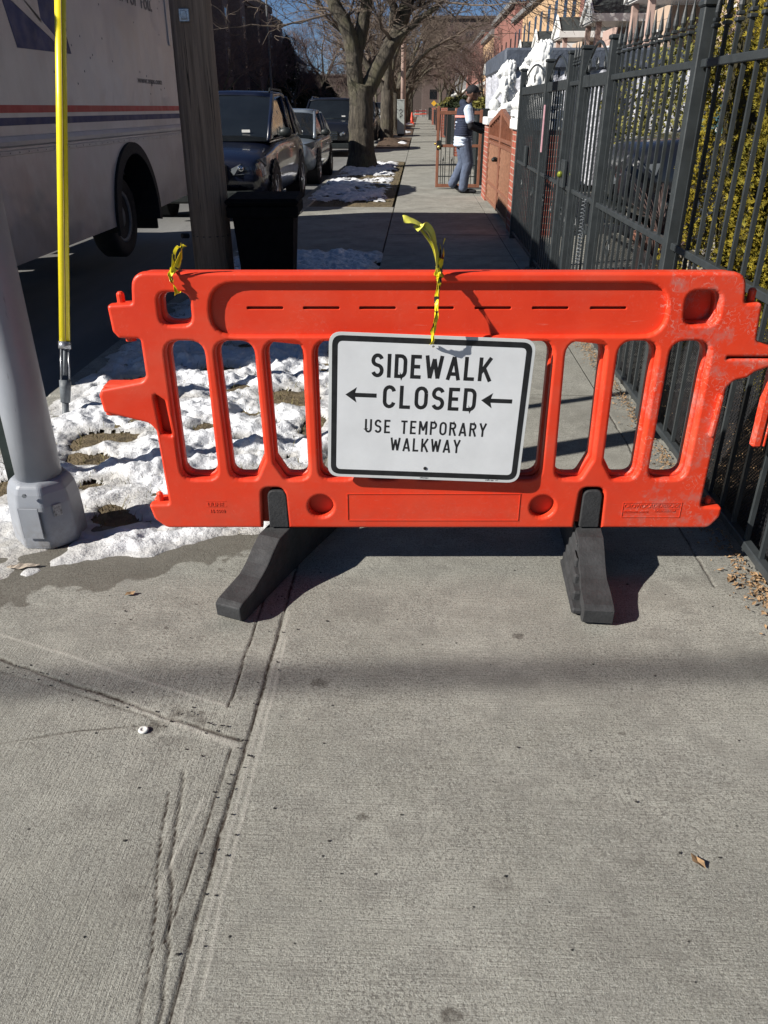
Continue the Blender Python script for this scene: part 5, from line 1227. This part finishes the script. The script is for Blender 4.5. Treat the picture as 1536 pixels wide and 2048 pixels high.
def tree_meshes(seed, trunk_pts, trunk_r, limbs, maxl=4, rmin=.008, up=.2, density=1.0, kink=.15):
    rnd = random.Random(seed); tk = MB(); cr = MB()
    P = spline(trunk_pts, 6); n = len(P); rr_ = [trunk_r[0]+(trunk_r[1]-trunk_r[0])*min(1,(i/(n-1))*1.0) for i in range(n)]
    rr_[0] *= 1.35; rr_[1] *= 1.18; rr_[2] *= 1.07
    tk.tube([p+Vector((rnd.gauss(0,.01),rnd.gauss(0,.01),0)) for p in P], rr_, 18)
    out = []
    for (p, d, r, L) in limbs: grow_limb(out, rnd, Vector(p), Vector(d).normalized(), r, L, 0, maxl, rmin, up, kink, density)
    for lv, pts, rad in out:
        if lv == 0: tk.tube(spline(pts,3), [rad[min(len(rad)-1,int(i/3))]*(1-(i%3)/3)+rad[min(len(rad)-1,int(i/3)+1)]*((i%3)/3) for i in range((len(pts)-1)*3+1)], 14)
        elif keep_limb(pts, trunk_pts[-1][2]-.1): cr.tube(pts, rad, {1:8,2:6,3:4}.get(lv,3), lv < 2)
    return tk.mesh('trunk'), cr.mesh('crown')
def tree(name, meshes, loc, rz, label, cat='tree', group=None, s=1.0, crown_mat='twig'):
    t = empty(name, loc, rz, label, cat, group); t.scale = (s,s,s)
    a = link_mesh('trunk', meshes[0], None, t); a.data.shade_smooth(); b = link_mesh('crown', meshes[1], None, t)
    if not a.data.materials: a.data.materials.append(M['bark'])
    if not b.data.materials: b.data.materials.append(M[crown_mat])
    return t
GT = 'bare street trees along the kerb'
m1 = tree_meshes(11, [(0,0,-.1),(-.02,0,.6),(0,0,1.2),(.02,0,1.72)], (.34,.33), [
    ((-.07,0,1.60),(-.16,.0,1.0),.25,3.2), ((.14,0,1.58),(.50,.0,1.0),.23,3.6)], 1, .01, .2)
# the forked tree: limbs laid out by hand, twigs grown from them
def forked():
    rnd = random.Random(5); tk = MB(); out = []
    def L_(pts, r0, r1, sd=14):
        P = spline(pts, 6); n = len(P); tk.tube([p+Vector((rnd.gauss(0,.008),rnd.gauss(0,.008),rnd.gauss(0,.008))) for p in P], [r0+(r1-r0)*i/(n-1) for i in range(n)], sd); return P
    L_([(0,0,-.1),(0,0,.35),(-.02,0,.9),(.0,0,1.55),(.02,0,2.02)], .37, .29, 20)
    tk.tube([(0,0,-.15),(0,0,.10),(0,0,.45)], [.52,.42,.33], 18)
    a = L_([(-.09,0,1.65),(-.15,-.05,2.15),(-.20,-.05,2.7),(-.34,-.1,3.2),(-.62,-.1,3.7),(-.85,-.1,4.4),(-1.3,-.3,6.0)], .23, .13)
    a2 = L_([(-.17,0,2.4),(-.02,.1,3.0),(.12,.1,3.6),(.25,.2,4.4),(.2,.4,6.2)], .20, .12)
    b = L_([(.12,0,1.75),(.30,.05,2.1),(.62,.1,2.6),(.95,.1,3.2),(1.20,.15,3.8),(1.55,.2,4.6),(2.2,.3,6.2)], .23, .13)
    b2 = L_([(.95,.1,3.2),(.80,-.2,3.7),(.45,-.5,4.3),(.4,-.6,5.2)], .11, .07, 10)
    b3 = L_([(.60,.1,2.55),(.85,-.1,2.9),(1.4,-.2,3.3),(2.0,-.4,3.7),(2.7,-.5,4.4)], .08, .05, 9)
    for P, r, k0 in ((a,.09,10),(a2,.09,8),(b,.09,8),(b2,.05,4),(b3,.045,5)):
        for i in range(k0+4, len(P), 3):
            for q in range(1):
                d = Vector((rnd.gauss(0.2,.8),rnd.gauss(0,.8),rnd.uniform(.5,1.2))).normalized()
                grow_limb(out, rnd, P[i], d, r*rnd.uniform(.25,.6), rnd.uniform(1.0,2.0), 1, 4, .007, .3, .16, .8)
    for k in range(5):                                                # long side branches reaching over the walk
        i = rnd.randint(20,len(b)-5); grow_limb(out, rnd, b[i], Vector((1.0,rnd.uniform(-.8,.8),rnd.uniform(.0,.3))).normalized(), .035, rnd.uniform(2.2,3.4), 1, 4, .007, .0, .14, .9)
    for k in range(2):
        i = rnd.randint(22,len(a)-4); grow_limb(out, rnd, a[i], Vector((-1.0,rnd.uniform(-.6,.6),rnd.uniform(-.2,.3))).normalized(), .03, rnd.uniform(1.8,2.6), 1, 4, .007, -.05, .2, .7)
    cr = MB()
    for lv, pts, rad in out:
        if keep_limb(pts, 2.55+.1*lv): cr.tube(pts, rad, {1:7,2:5,3:4}.get(lv,3), lv < 2)
    return tk.mesh('trunk'), cr.mesh('crown')
tree('street_tree', forked(), (-1.52,22.6,-.02), 0, 'large forked bare street tree nearest the barrier, standing in snow', group=GT)
def limbs_for(seed, z, n, r, L):
    rnd = random.Random(seed); o = []; a0 = rnd.uniform(0,6.28)
    for k in range(n):
        a = a0+6.283*k/n+rnd.uniform(-.3,.3); sp = rnd.uniform(.5,.95); o.append(((.06*math.cos(a),.06*math.sin(a),z-.1), (sp*math.cos(a),sp*math.sin(a),1.0), r, L*rnd.uniform(.85,1.15)))
    return o
variants = [tree_meshes(31+k, [(0,0,-.1),(.03,0,.8),(-.03,.02,1.6),(.0,0,2.1+.2*k)], (.31,.25), limbs_for(40+k, 2.1+.2*k, 3+(k%2), .16, 3.4), 4, .009, .3, .8) for k in range(3)]
for k, (x, y, s, rz, lb) in enumerate([(-1.45,38.8,1.05,2.2,'second bare street tree, standing in a mulch bed'),(-1.5,52.0,1.0,4.0,'third bare street tree beside the pale cabinet'),(-1.5,60.5,1.0,1.0,'fourth bare street tree along the kerb'),
    (-1.5,71.0,1.05,5.2,'fifth bare street tree along the kerb'),(-1.45,83.0,1.0,3.1,'sixth bare street tree, near the snow heap and orange cone'),(-1.5,98.0,1.1,.4,'seventh bare street tree along the kerb'),(-1.5,116.0,1.1,2.7,'eighth bare street tree along the kerb'),(-1.4,138.0,1.2,4.4,'farthest bare street tree along the kerb')]):
    tree('street_tree', variants[k%3], (x,y,-.02), rz, lb, group=GT, s=s)
mesh_big = [tree_meshes(61+k, [(0,0,-.1),(.05,0,1.5),(0,0,3.0)], (.24,.20), limbs_for(70+k, 2.9, 5, .12, 3.6), 4, .012, .35, .75) for k in range(2)]
for k, (x, y, s, lb) in enumerate([(-13.2,58,.72,'bare tree across the street before the dark row houses, leftmost'),(-13.2,74,.8,'second bare tree across the street before the dark row houses'),(-13.0,90,.72,'third bare tree across the street before the dark row houses'),
     (-13.6,106,.6,'bare tree before the end of the dark row houses'),(-16.5,150,1.75,'tall silvery bare tree against the blue sky past the row houses'),(-12.5,128,.75,'bare tree left of the tall silvery one'),(-11.0,165,1.2,'bare tree right of the tall silvery one'),(-10,200,1.3,'faraway bare tree at the left end of the street'),
     (5.6,78,.8,'bare reddish tree before the far brick houses on the right'),(4.4,96,.9,'second bare tree before the far brick houses on the right'),(4.0,120,1.1,'third bare tree before the far brick houses on the right'),(3.5,150,1.3,'bare tree at the right end of the sidewalk')]):
    tree('bare_tree', mesh_big[k%2], (x,y,-.02), k*1.7, lb, s=s, crown_mat='twig_red' if k >= 0 else 'twig')
# mulch mound and fallen twigs round the second tree
xs = np.arange(-1.77,-.40,.05); ys = np.arange(35.5,42.5,.12); X, Y = np.meshgrid(xs, ys)
Z = .22*np.exp(-((X+1.4)**2/.35+(Y-38.8)**2/3.2))+fbm(X*7,Y*7,77,4)*.07-.03
tag(link_mesh('mulch', grid_mesh('mulch', xs, ys, Z), M['mulch']), 'brown mulch mound round the foot of the second street tree', 'mulch', kind='stuff')
# dark conifer across the street
def conifer(loc, h, r, seed, label):
    t = empty('conifer', loc, 0, label, 'tree'); mb = MB(); mb.tube([(0,0,0),(0,0,h*.95)], [.25,.04], 8); mb.build('trunk', M['bark'], t)
    rd = random.Random(seed); mb = MB()
    for _ in range(9000):
        u = rd.random()**.8; z = h*(.06+.94*u); a = rd.uniform(0,6.283); q = r*(1-u)*(1+.25*math.sin(a*5+z*3))*rd.uniform(.35,1.05)+.1; s = rd.uniform(.10,.28)
        mb.add([(-s,0,0),(0,-s*.3,-.05),(s*1.1,0,-s*.35),(0,s*.3,-.05)], [(0,1,2,3)], T(q*math.cos(a),q*math.sin(a),z,rd.uniform(-.5,.5),rd.uniform(0,.7),a))
    mb.build('foliage', M['conifer'], t); return t
conifer((-14.4,96,0), 8.2, 3.4, 3, 'dark pointed evergreen at the end of the shaded row houses')
conifer((-13.6,108,0), 5.2, 2.8, 4, 'lower dark evergreen right of the pointed one')
conifer((-12.6,118,0), 4.6, 3.2, 6, 'broad dark evergreen farther along the opposite side')

# ---------------------------------------------------------------- houses
def window(par, x, y, z, w_, h, nx=2, nz=2, face=-1, trim='white_trim', glass='glass_dark'):
    """window in a wall whose outside faces -x (face=-1) or +x"""
    s = face; a = MB()
    a.cbox(min(x,x+s*.05),max(x,x+s*.05),y-w_/2-.05,y-w_/2,z-.05,z+h+.05,.005); a.cbox(min(x,x+s*.05),max(x,x+s*.05),y+w_/2,y+w_/2+.05,z-.05,z+h+.05,.005)
    a.cbox(min(x,x+s*.05),max(x,x+s*.05),y-w_/2,y+w_/2,z+h,z+h+.05,.005); a.cbox(min(x,x+s*.09),max(x,x+s*.09),y-w_/2-.08,y+w_/2+.08,z-.11,z-.051,.005)
    for i in range(1,nx): a.box(min(x,x+s*.035),max(x,x+s*.035),y-w_/2+w_*i/nx-.012,y-w_/2+w_*i/nx+.012,z,z+h)
    for i in range(1,nz): a.box(min(x,x+s*.033),max(x,x+s*.033),y-w_/2,y+w_/2,z+h*i/nz-.012,z+h*i/nz+.012)
    f = a.build('window', M[trim], par); b = MB(); b.box(min(x,x+s*.02),max(x,x+s*.02),y-w_/2,y+w_/2,z,z+h); b.build('pane', M[glass], f); return f
def right_house(y0, y1, h, mats, label, canopy=True, X=6.8, roofmat='grey_wall'):
    t = empty('row_house', (X,(y0+y1)/2,0), 0, label, 'house', None); d = (y1-y0)/2; lower, upper = mats
    mb = MB(); mb.box(0,9,-d+.01,d-.01,0,4.3 if upper else h); mb.build('wall', M[lower], t)
    if upper: mb = MB(); mb.box(.0,9,-d+.01,d-.01,4.3,h); mb.build('upper_wall', M[upper], t)
    mb = MB(); mb.cbox(-.25,.05,-d,d,h-.18,h+.12,.02); mb.build('cornice', M[roofmat], t)
    for yy in (-d*.45,d*.45): e = MB(); e.box(-.003,.0,yy-.5,yy+.5,h-2.0,h-.8); e.build('window', M['glass_dark'], t)
    # projecting bay with clapboard joints
    mb = MB(); mb.cbox(-1.15,-.002,d*.05,d*.82,0,3.5,.01)
    for k in range(9): mb.box(-1.158,-.003,d*.05-.008,d*.82+.008,.35+k*.36,.363+k*.36)
    mb.build('bay', M['siding'] if lower != 'siding' else M['siding_pink'], t)
    window(t, -1.16, d*.44, 1.7, .85, 1.3)
    mb = MB(); mb.box(-.55,-.002,-d*.55,-d*.05,0,.9); mb.box(-.9,-.56,-d*.55,-d*.05,0,.6); mb.box(-1.2,-.91,-d*.55,-d*.05,0,.3); mb.build('stoop', M['stone_step'], t)
    mb = MB(); mb.cbox(-.05,-.004,-d*.48,-d*.12,.9,3.0,.008); mb.build('door', M['copper'], t)
    if canopy:
        c = MB(); px0, px1 = -2.2, .0; ya, yb, zr, ze = -d*.60, d*.02, 4.10, 3.62
        ym = (ya+yb)/2
        # gabled hood, ridge running from the wall to the street
        c.add([(px0,ya,ze),(px1,ya,ze),(px1,ym,zr),(px0,ym,zr),(px0,yb,ze),(px1,yb,ze)], [(0,1,2,3),(3,2,5,4)])
        c.add([(px0,ya,ze-.05),(px1,ya,ze-.05),(px1,ym,zr-.05),(px0,ym,zr-.05),(px0,yb,ze-.05),(px1,yb,ze-.05)], [(3,2,1,0),(4,5,2,3)])
        r_ = c.build('canopy', M['shingle'], t)
        e = MB(); e.cbox(px0-.02,px1,ya-.05,ya-.002,ze-.17,ze+.015,.008); e.cbox(px0-.02,px1,yb+.002,yb+.05,ze-.17,ze+.015,.008)
        for (p, q) in (((ya-.05,ze),(ym,zr+.04)),((ym,zr+.04),(yb+.05,ze))):
            e.add([(px0-.06,p[0],p[1]-.16),(px0-.06,q[0],q[1]-.16),(px0-.06,q[0],q[1]+.03),(px0-.06,p[0],p[1]+.03),(px0-.01,p[0],p[1]-.16),(px0-.01,q[0],q[1]-.16),(px0-.01,q[0],q[1]+.03),(px0-.01,p[0],p[1]+.03)],[(3,2,1,0),(4,5,6,7),(0,1,5,4),(2,3,7,6),(1,2,6,5),(3,0,4,7)])
        e.add([(px0+.0,ya,ze-.12),(px0+.0,yb,ze-.12),(px0+.0,ym,zr-.08),(px0+.03,ya,ze-.12),(px0+.03,yb,ze-.12),(px0+.03,ym,zr-.08)],[(0,2,1),(3,4,5),(0,1,4,3),(1,2,5,4),(2,0,3,5)]); e.box(px0+.04,px1,ya+.03,yb-.03,ze-.16,ze-.12)
        e.build('fascia', M['white_trim'], r_)
        for yy in (ya+.12,yb-.12):
            e = MB(); e.cbox(px0+.10,px0+.24,yy-.07,yy+.07,0,ze-.161,.01); e.build('canopy_post', M['white_trim'] if False else M['siding_pink'], t)
    return t
ords = ['nearest','second','third','fourth','fifth','sixth','seventh','eighth','ninth','tenth']
yy = 12.6
for k in range(10):
    y0 = yy+k*5.4; mats = ('stucco' if k == 0 else ('siding_pink' if k%2 else 'siding'), None if k == 0 else 'brick_far')
    if 5 <= k <= 8: mats = (mats[0], 'tan_wall')
    right_house(y0, y0+5.4, 7.0, mats, ords[k]+(' row house on the right, pale stucco with a dark gabled hood' if k == 0 else ' row house on the right with white trimmed hood, '+('tan' if 5 <= k <= 8 else 'red')+' above'))
for k, (y0, y1, h, mt, lb) in enumerate([(66.6,84,8.2,'brick_far','wide red brick building past the porch hoods'),(84,98,7.6,'tan_wall','tan building between two red brick ones far on the right'),(98,130,8.6,'brick_far','long red brick building far on the right'),(130,172,9.4,'grey_wall','grey building near the right end of the street')]):
    t = empty('building', (6.8,(y0+y1)/2,0), 0, lb, 'building'); d = (y1-y0)/2
    mb = MB(); mb.box(0,12,-d+.01,d-.01,0,h); mb.build('wall', M[mt], t); mb = MB(); mb.cbox(-.3,.1,-d,d,h-.2,h+.2,.03); mb.build('cornice', M['grey_wall'], t)
    n = int(d*2/3.2)
    for i in range(n):
        for z in (1.2,4.4): e = MB(); e.box(-.003,0,-d+(i+.5)*2*d/n-.5,-d+(i+.5)*2*d/n+.5,z,z+1.6); e.build('window', M['glass_dark'], t)
        e = MB(); e.cbox(-1.4,0,-d+(i+.15)*2*d/n,-d+(i+.6)*2*d/n,3.1,3.35,.03); e.build('porch_hood', M['white_trim'], t)
# tall brown block closing the street
t = empty('apartment_block', (10,196,0), 0, 'large brown brick block rising behind the bare trees at the end of the street', 'building')
mb = MB(); mb.box(-9.5,14,-8,20,0,17.5); mb.build('wall', M['brick_brown'], t); mb = MB(); mb.cbox(-9.9,14.4,-8.4,20.4,17.5,18.1,.1); mb.build('cornice', M['brick_dark'], t)
for i in range(6):
    for z in (3,6.5,10,13.5):
        a = MB(); a.box(-7.9+i*3.6,-6.4+i*3.6,-8.06,-8.001,z,z+1.8); a.build('window', M['glass_dark'], t)
t = empty('apartment_block', (-17,262,0), 0, 'low dark block across the far left end of the street', 'building')
mb = MB(); mb.box(-14,20,-8,14,0,9.5); mb.build('wall', M['brick_dark'], t); mb = MB(); mb.cbox(-14.4,20.4,-8.4,14.4,9.5,10,.1); mb.build('cornice', M['grey_wall'], t)
# shaded row houses across the street, stepping along the roofline
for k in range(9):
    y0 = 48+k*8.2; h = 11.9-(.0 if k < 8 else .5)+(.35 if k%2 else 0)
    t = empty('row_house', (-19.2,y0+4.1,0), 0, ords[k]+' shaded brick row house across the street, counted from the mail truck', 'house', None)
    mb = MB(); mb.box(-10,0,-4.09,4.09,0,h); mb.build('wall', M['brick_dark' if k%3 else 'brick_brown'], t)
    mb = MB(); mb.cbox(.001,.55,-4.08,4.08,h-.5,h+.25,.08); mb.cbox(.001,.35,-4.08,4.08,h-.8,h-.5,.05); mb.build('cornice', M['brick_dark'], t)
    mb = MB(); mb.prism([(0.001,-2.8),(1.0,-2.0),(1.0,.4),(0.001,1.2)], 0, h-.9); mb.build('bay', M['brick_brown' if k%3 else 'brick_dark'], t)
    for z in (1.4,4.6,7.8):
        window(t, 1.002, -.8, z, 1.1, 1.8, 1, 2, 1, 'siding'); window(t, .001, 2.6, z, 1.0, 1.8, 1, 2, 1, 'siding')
t = empty('row_house', (-17.5,131,0), 0, 'small white sided house glimpsed past the dark evergreens', 'house')
mb = MB(); mb.box(-6,0,-5,5,0,7.2); mb.add([(-6,-5.0,7.2),(0,-5.0,7.2),(-3,-5.0,9.6),(-6,5,7.2),(0,5,7.2),(-3,5,9.6)], [(0,1,2),(5,4,3)]); mb.build('wall', M['white_trim'], t)
mb = MB(); mb.add([(-6.3,-5.3,7.0),(-3,-5.3,9.7),(-3,5.3,9.7),(-6.3,5.3,7.0),(.3,-5.3,7.0),(.3,5.3,7.0)], [(0,1,2,3),(1,4,5,2)]); mb.build('roof', M['shingle'], t)
for z in (1.4,4.4): window(t, .001, -2, z, 1.1, 1.6, 1, 2, 1); window(t, .001, 2, z, 1.1, 1.6, 1, 2, 1)
# ---------------------------------------------------------------- mail carrier
pc = empty('person', (.86,15.62,0), 0, 'mail carrier in navy vest, pale blue shirt and dark cap reaching toward the brick pillar', 'person')
def caps(mb, chain, n=7, sq=1.0):
    for (a, ra), (b, rb) in zip(chain[:-1], chain[1:]):
        A, B = Vector(a), Vector(b)
        for i in range(n+1):
            k = i/n; p = A.lerp(B,k); r = ra+(rb-ra)*k; mb.ball(p, (r,r*sq,r), 12, 9)
# local: +x is where the carrier faces, -y toward the viewer
LEGR = [((-.03,-.09,.84),.105),((.05,-.10,.48),.075),((-.02,-.10,.10),.052)]        # near leg
LEGL = [((-.06,.08,.84),.105),((-.03,.09,.47),.075),((-.20,.10,.15),.052)]
TORSO = [((-.05,0,.90),.125),((-.06,0,1.12),.130),((-.02,0,1.32),.145)]
def torso(mb, g=0.0, lo=0):
    for (a, r) in TORSO[lo:]: pass
    ch = TORSO[lo:]
    for (a, ra), (b, rb) in zip(ch[:-1], ch[1:]):
        A, B = Vector(a), Vector(b)
        for i in range(9):
            k = i/8; p = A.lerp(B,k); r = ra+(rb-ra)*k+g; mb.ball(p, (r*.92,r*1.35,r*.8), 16, 10)
    for s in (-1,1): mb.ball((-.01,s*.17,1.37), (.075+g,.075+g,.07+g), 12, 9)
ARMR = [((0.0,-.20,1.36),.060),((.06,-.23,1.10),.048),((.25,-.16,1.02),.036),((.31,-.14,1.02),.030)]
ARML = [((0.0,.20,1.36),.060),((.10,.22,1.12),.048),((.30,.10,1.10),.036),((.36,.09,1.11),.030)]
def hand(mb, o, sgn):
    O = Vector(o); mb.ball(O+Vector((.04,0,0)), (.048,.018,.038), 12, 8)
    for k, L in enumerate((.066,.076,.072,.056)):
        z = .028-.019*k; a = O+Vector((.08,0,z)); b = a+Vector((L*.55,sgn*.008,-.004)); c = b+Vector((L*.40,sgn*.022,-.010))
        caps(mb, [(a,.0095),(b,.009),(c,.0075)], 4)
    a = O+Vector((.03,sgn*.02,.030)); caps(mb, [(a,.011),(a+Vector((.03,sgn*.018,.016)),.0095),(a+Vector((.055,sgn*.02,.012)),.008)], 4)
mb = MB(); caps(mb, LEGR); caps(mb, LEGL); torso(mb); caps(mb, ARMR); caps(mb, ARML)
caps(mb, [((0,0,1.42),.06),((.035,0,1.52),.052)])
mb.ball((.085,0,1.615), (.098,.076,.112), 20, 14); mb.ball((.11,0,1.545), (.066,.056,.052), 14, 10)      # skull, jaw
mb.ball((.188,0,1.60), (.020,.015,.022), 10, 8); mb.ball((.176,0,1.563), (.018,.026,.011), 10, 8)        # nose, lips
for s in (-1,1): mb.ball((.075,s*.078,1.605), (.018,.010,.030), 8, 6); mb.ball((.165,s*.033,1.625), (.014,.014,.008), 8, 6)
hand(mb, (.31,-.14,1.02), 1); hand(mb, (.36,.09,1.11), -1)
link_mesh('body', remesh(mb, .0075, 3), M['skin'], pc)
mb = MB()
caps(mb, [((-.03,-.09,.86),.122),((.05,-.10,.50),.098),((.0,-.10,.30),.088),((-.02,-.10,.10),.085)]); caps(mb, [((-.06,.08,.86),.122),((-.03,.09,.50),.098),((-.13,.095,.30),.088),((-.21,.10,.15),.082)])
mb.ball((-.04,0,.90), (.155,.185,.12), 16, 12); link_mesh('trousers', remesh(mb, .012, 3), M['trousers'], pc)
mb = MB()
for i in range(8):
    k = i/7; z = .80+.36*k; mb.ball((-.055,0,z), (.175-.02*k,.215-.02*k,.05), 20, 8)
for s, A in ((-1,ARMR),(1,ARML)): caps(mb, [(A[0][0],.082),(tuple(Vector(A[0][0]).lerp(Vector(A[1][0]),.62)),.078)])
link_mesh('shirt', remesh(mb, .011, 4), M['shirt'], pc)
mb = MB()
for i in range(12):
    k = i/11; z = .96+.40*k; mb.ball((-.055+.03*k,0,z), (.172-.012*k,.222,.055), 22, 8)
for s in (-1,1): mb.ball((-.01,s*.175,1.385), (.10,.075,.065), 14, 9)
caps(mb, [((-.06,-.10,1.44),.055),((-.09,0,1.46),.062),((-.06,.10,1.44),.055)]); caps(mb, [((.05,-.08,1.43),.035),((.05,.08,1.43),.035)])
link_mesh('vest', remesh(mb, .011, 3), M['vest'], pc)
mb = MB()
for k in range(24):
    a = math.radians(75+210*k/23); a2 = math.radians(75+210*(k+1)/23)
    if k < 23:
        f_ = lambda an, z: (-.040+.172*math.cos(an), .226*math.sin(an), z)
        mb.add([f_(a,1.235),f_(a2,1.235),f_(a2,1.268),f_(a,1.268)], [(0,1,2,3)])
o = mb.build('reflective_band', M['coral'], pc); md = o.modifiers.new('so','SOLIDIFY'); md.thickness = .008; md.offset = 0
for A in (ARMR, ARML):
    mb = MB(); a = Vector(A[0][0]).lerp(Vector(A[1][0]),.6); caps(mb, [(tuple(a),.060),(A[1][0],.056),(A[2][0],.046),(tuple(Vector(A[2][0]).lerp(Vector(A[3][0]),.3)),.043)])
    link_mesh('sleeve', remesh(mb, .010, 3), M['black_cloth'], pc)
mb = MB(); mb.ball((.075,0,1.655), (.112,.092,.088), 20, 12); mb.ball((.19,0,1.64), (.085,.068,.012), 16, 6); link_mesh('cap', remesh(mb, .008, 2), M['black_cloth'], pc)
mb = MB(); mb.cbox(-.034,-.024,-.03,.03,1.618,1.632,.002); mb.build('cap_strap', M['coral'], pc)
for (x, y, z, pitch) in ((.03,-.10,.0,0),(-.19,.10,.075,R(32))):
    mb = MB(); mm = T(x,y,z,0,pitch,0)
    for i in range(9): k = i/8; mb.ball(mm @ Vector((-.09+.24*k,0,.045-.012*k)), (.048,.045,.042-.010*k), 12, 8)
    mb.ball(mm @ Vector((-.07,0,.09)), (.05,.045,.05), 12, 8)
    link_mesh('shoe', remesh(mb, .010, 2), M['black_cloth'], pc)
pc.scale = (1.02,1.02,1.02)
# mailbox the carrier is filling
mx = empty('letter_box', (1.44,15.35,0), 0, 'dark letter box on a post that the mail carrier reaches into', 'letter box')
mb = MB(); mb.cbox(-.10,.12,-.14,.14,.92,1.26,.02); mb.build('box', M['black_paint'], mx); mb = MB(); mb.cbox(-.03,.05,-.03,.03,0,.92,.005); mb.build('post', M['black_paint'], mx)

# ---------------------------------------------------------------- far things along the walk
cb = empty('utility_cabinet', (-1.02,47.5,0), 0, 'pale grey metal cabinet with black scrawl between two street trees', 'cabinet')
mb = MB(); mb.cbox(-.20,.20,-.25,.25,.12,1.75,.012); mb.cbox(-.215,.215,-.265,.265,1.751,1.80,.01); mb.build('case', M['cabinet'], cb)
mb = MB(); mb.tube(spline([(-.10,-.254,1.25),(.0,-.254,1.33),(.08,-.254,1.22),(-.04,-.254,1.12),(.09,-.254,1.05),(-.06,-.254,.96),(.0,-.254,.90)],5), .012, 5); mb.build('scrawl', M['sign_black'], cb)
mb = MB(); mb.cbox(-.17,.17,-.2,.2,0,.12,.005); mb.build('plinth', M['dark'], cb)
cn = empty('traffic_cone', (-.72,82.0,.12), 0, 'small orange cone standing on the far snow heap', 'cone')
mb = MB(); mb.lathe([(.17,.03),(.16,.05),(.045,.88),(.03,.9)], 16); mb.build('cone_body', M['cone'], cn, True); mb = MB(); mb.cbox(-.22,.22,-.22,.22,-.12,.03,.01); mb.build('base', M['cone'], cn)
for k, (x, y, lb) in enumerate([(-.2,112,'red and white board leaning at the far end of the sidewalk'),(.6,118,'red barrier board at the far end of the sidewalk')]):
    t = empty('barricade', (x,y+30,0), .2*k, lb, 'barricade')
    for z in (.35,.8):
        mb = MB(); mb.cbox(-.6,.6,-.02,.02,z,z+.16,.005); mb.build('board', M['cone'] if z < .5 else M['van_red'], t)
    for s in (-.5,.5): mb = MB(); mb.box(s-.03,s+.03,.021,.08,0,1.1); mb.build('leg', M['white_trim'], t)
ys_ = empty('yellow_sign', (1.5,92,0), 0, 'small amber diamond sign far along the fence line', 'sign')
mb = MB(); mb.box(-.2,.2,-.01,.01,-.2,.2,T(0,0,1.8,0,R(45))); mb.build('panel', M['yellow_sign'], ys_); mb = MB(); mb.box(-.03,.03,.012,.06,0,1.9); mb.build('post', M['galv'], ys_)
# distant fences and hedges along the yards
for k, (y0, y1) in enumerate([(17.2,22.6),(22.8,28.0),(28.2,36.0),(36.2,46.0),(46.2,60.0),(60.2,80.0),(80.2,110.0)]):
    t = empty('iron_fence', (1.32,(y0+y1)/2,0), 0, ['first','second','third','fourth','fifth','sixth','seventh'][k]+' dark fence length beyond the open gate', 'fence'); d = (y1-y0)/2
    mb = MB(); n = int(d*2/(.13 if k < 3 else .3))
    for i in range(n): yq = -d+(i+.5)*2*d/n; mb.box(-.01,.01,yq-.009,yq+.009,.1,1.25)
    tag(mb.build('bar', FM, t), kind='stuff')
    mb = MB(); mb.box(-.02,.02,-d,d,1.12,1.16); mb.box(-.02,.02,-d,d,.12,.16); mb.build('rail', FM, t)
    for yq in (-d+.15,d-.15): mb = MB(); mb.cbox(-.17,.17,yq-.15,yq+.15,0,1.4,.01); mb.build('post', M['brick'] if k%2 else M['black_paint'], t)
rd = random.Random(33)
for k, (x, y, r, h) in enumerate([(3.0,22.5,.7,.75),(3.8,28,1.0,.9),(3.4,36,1.0,.9),(3.6,46,1.2,1.0),(3.4,58,1.3,1.1),(3.6,74,1.6,1.2),(3.8,95,1.8,1.3)]):
    bush('yard_bush', (x,y,h), (r,r,h*.8), 2600, .07 if k < 3 else .13, ['first','second','third','fourth','fifth','sixth','seventh'][k]+' low shrub in the yards beyond the open gate', M['conifer'] if k%3 else M['boxwood'], seed=60+k)
# lamp posts and wires
t = empty('street_lamp', (-10.9,64,0), 0, 'thin pale lamp post across the street before the row houses', 'lamp post')
mb = MB(); mb.tube([(0,0,0),(0,0,11.5),(1.2,0,12.2)], [.10,.06,.05], 10); mb.build('pole', M['galv'], t, True); mb = MB(); mb.cbox(1.1,1.8,-.15,.15,12.1,12.25,.03); mb.build('lamp_head', M['cabinet'], t)
t = empty('street_lamp', (-.95,50.0,0), 0, 'pale tapered pole rising between the second and third street trees', 'lamp post')
mb = MB(); mb.tube([(0,0,0),(0,0,10)], [.16,.10], 14); mb.build('pole', M['siding_pink'], t, True); mb = MB(); mb.tube([(0,0,9.9),(-1.5,0,10.4)], [.05,.04], 8); mb.cbox(-2.1,-1.4,-.15,.15,10.33,10.45,.03); mb.build('lamp_head', M['cabinet'], t)
for k in range(5):
    P = [(2.4+.25*k, 14, 6.6+.28*k+.0), (2.2+.2*k, 40, 5.9+.28*k), (2.0+.2*k, 66, 6.6+.28*k)]
    mb = MB(); mb.tube(spline(P, 10), .014, 5); tag(mb.build('overhead_wire', M['black_paint']), 'thin dark overhead wire sagging across the blue sky', 'wire', 'overhead wires')
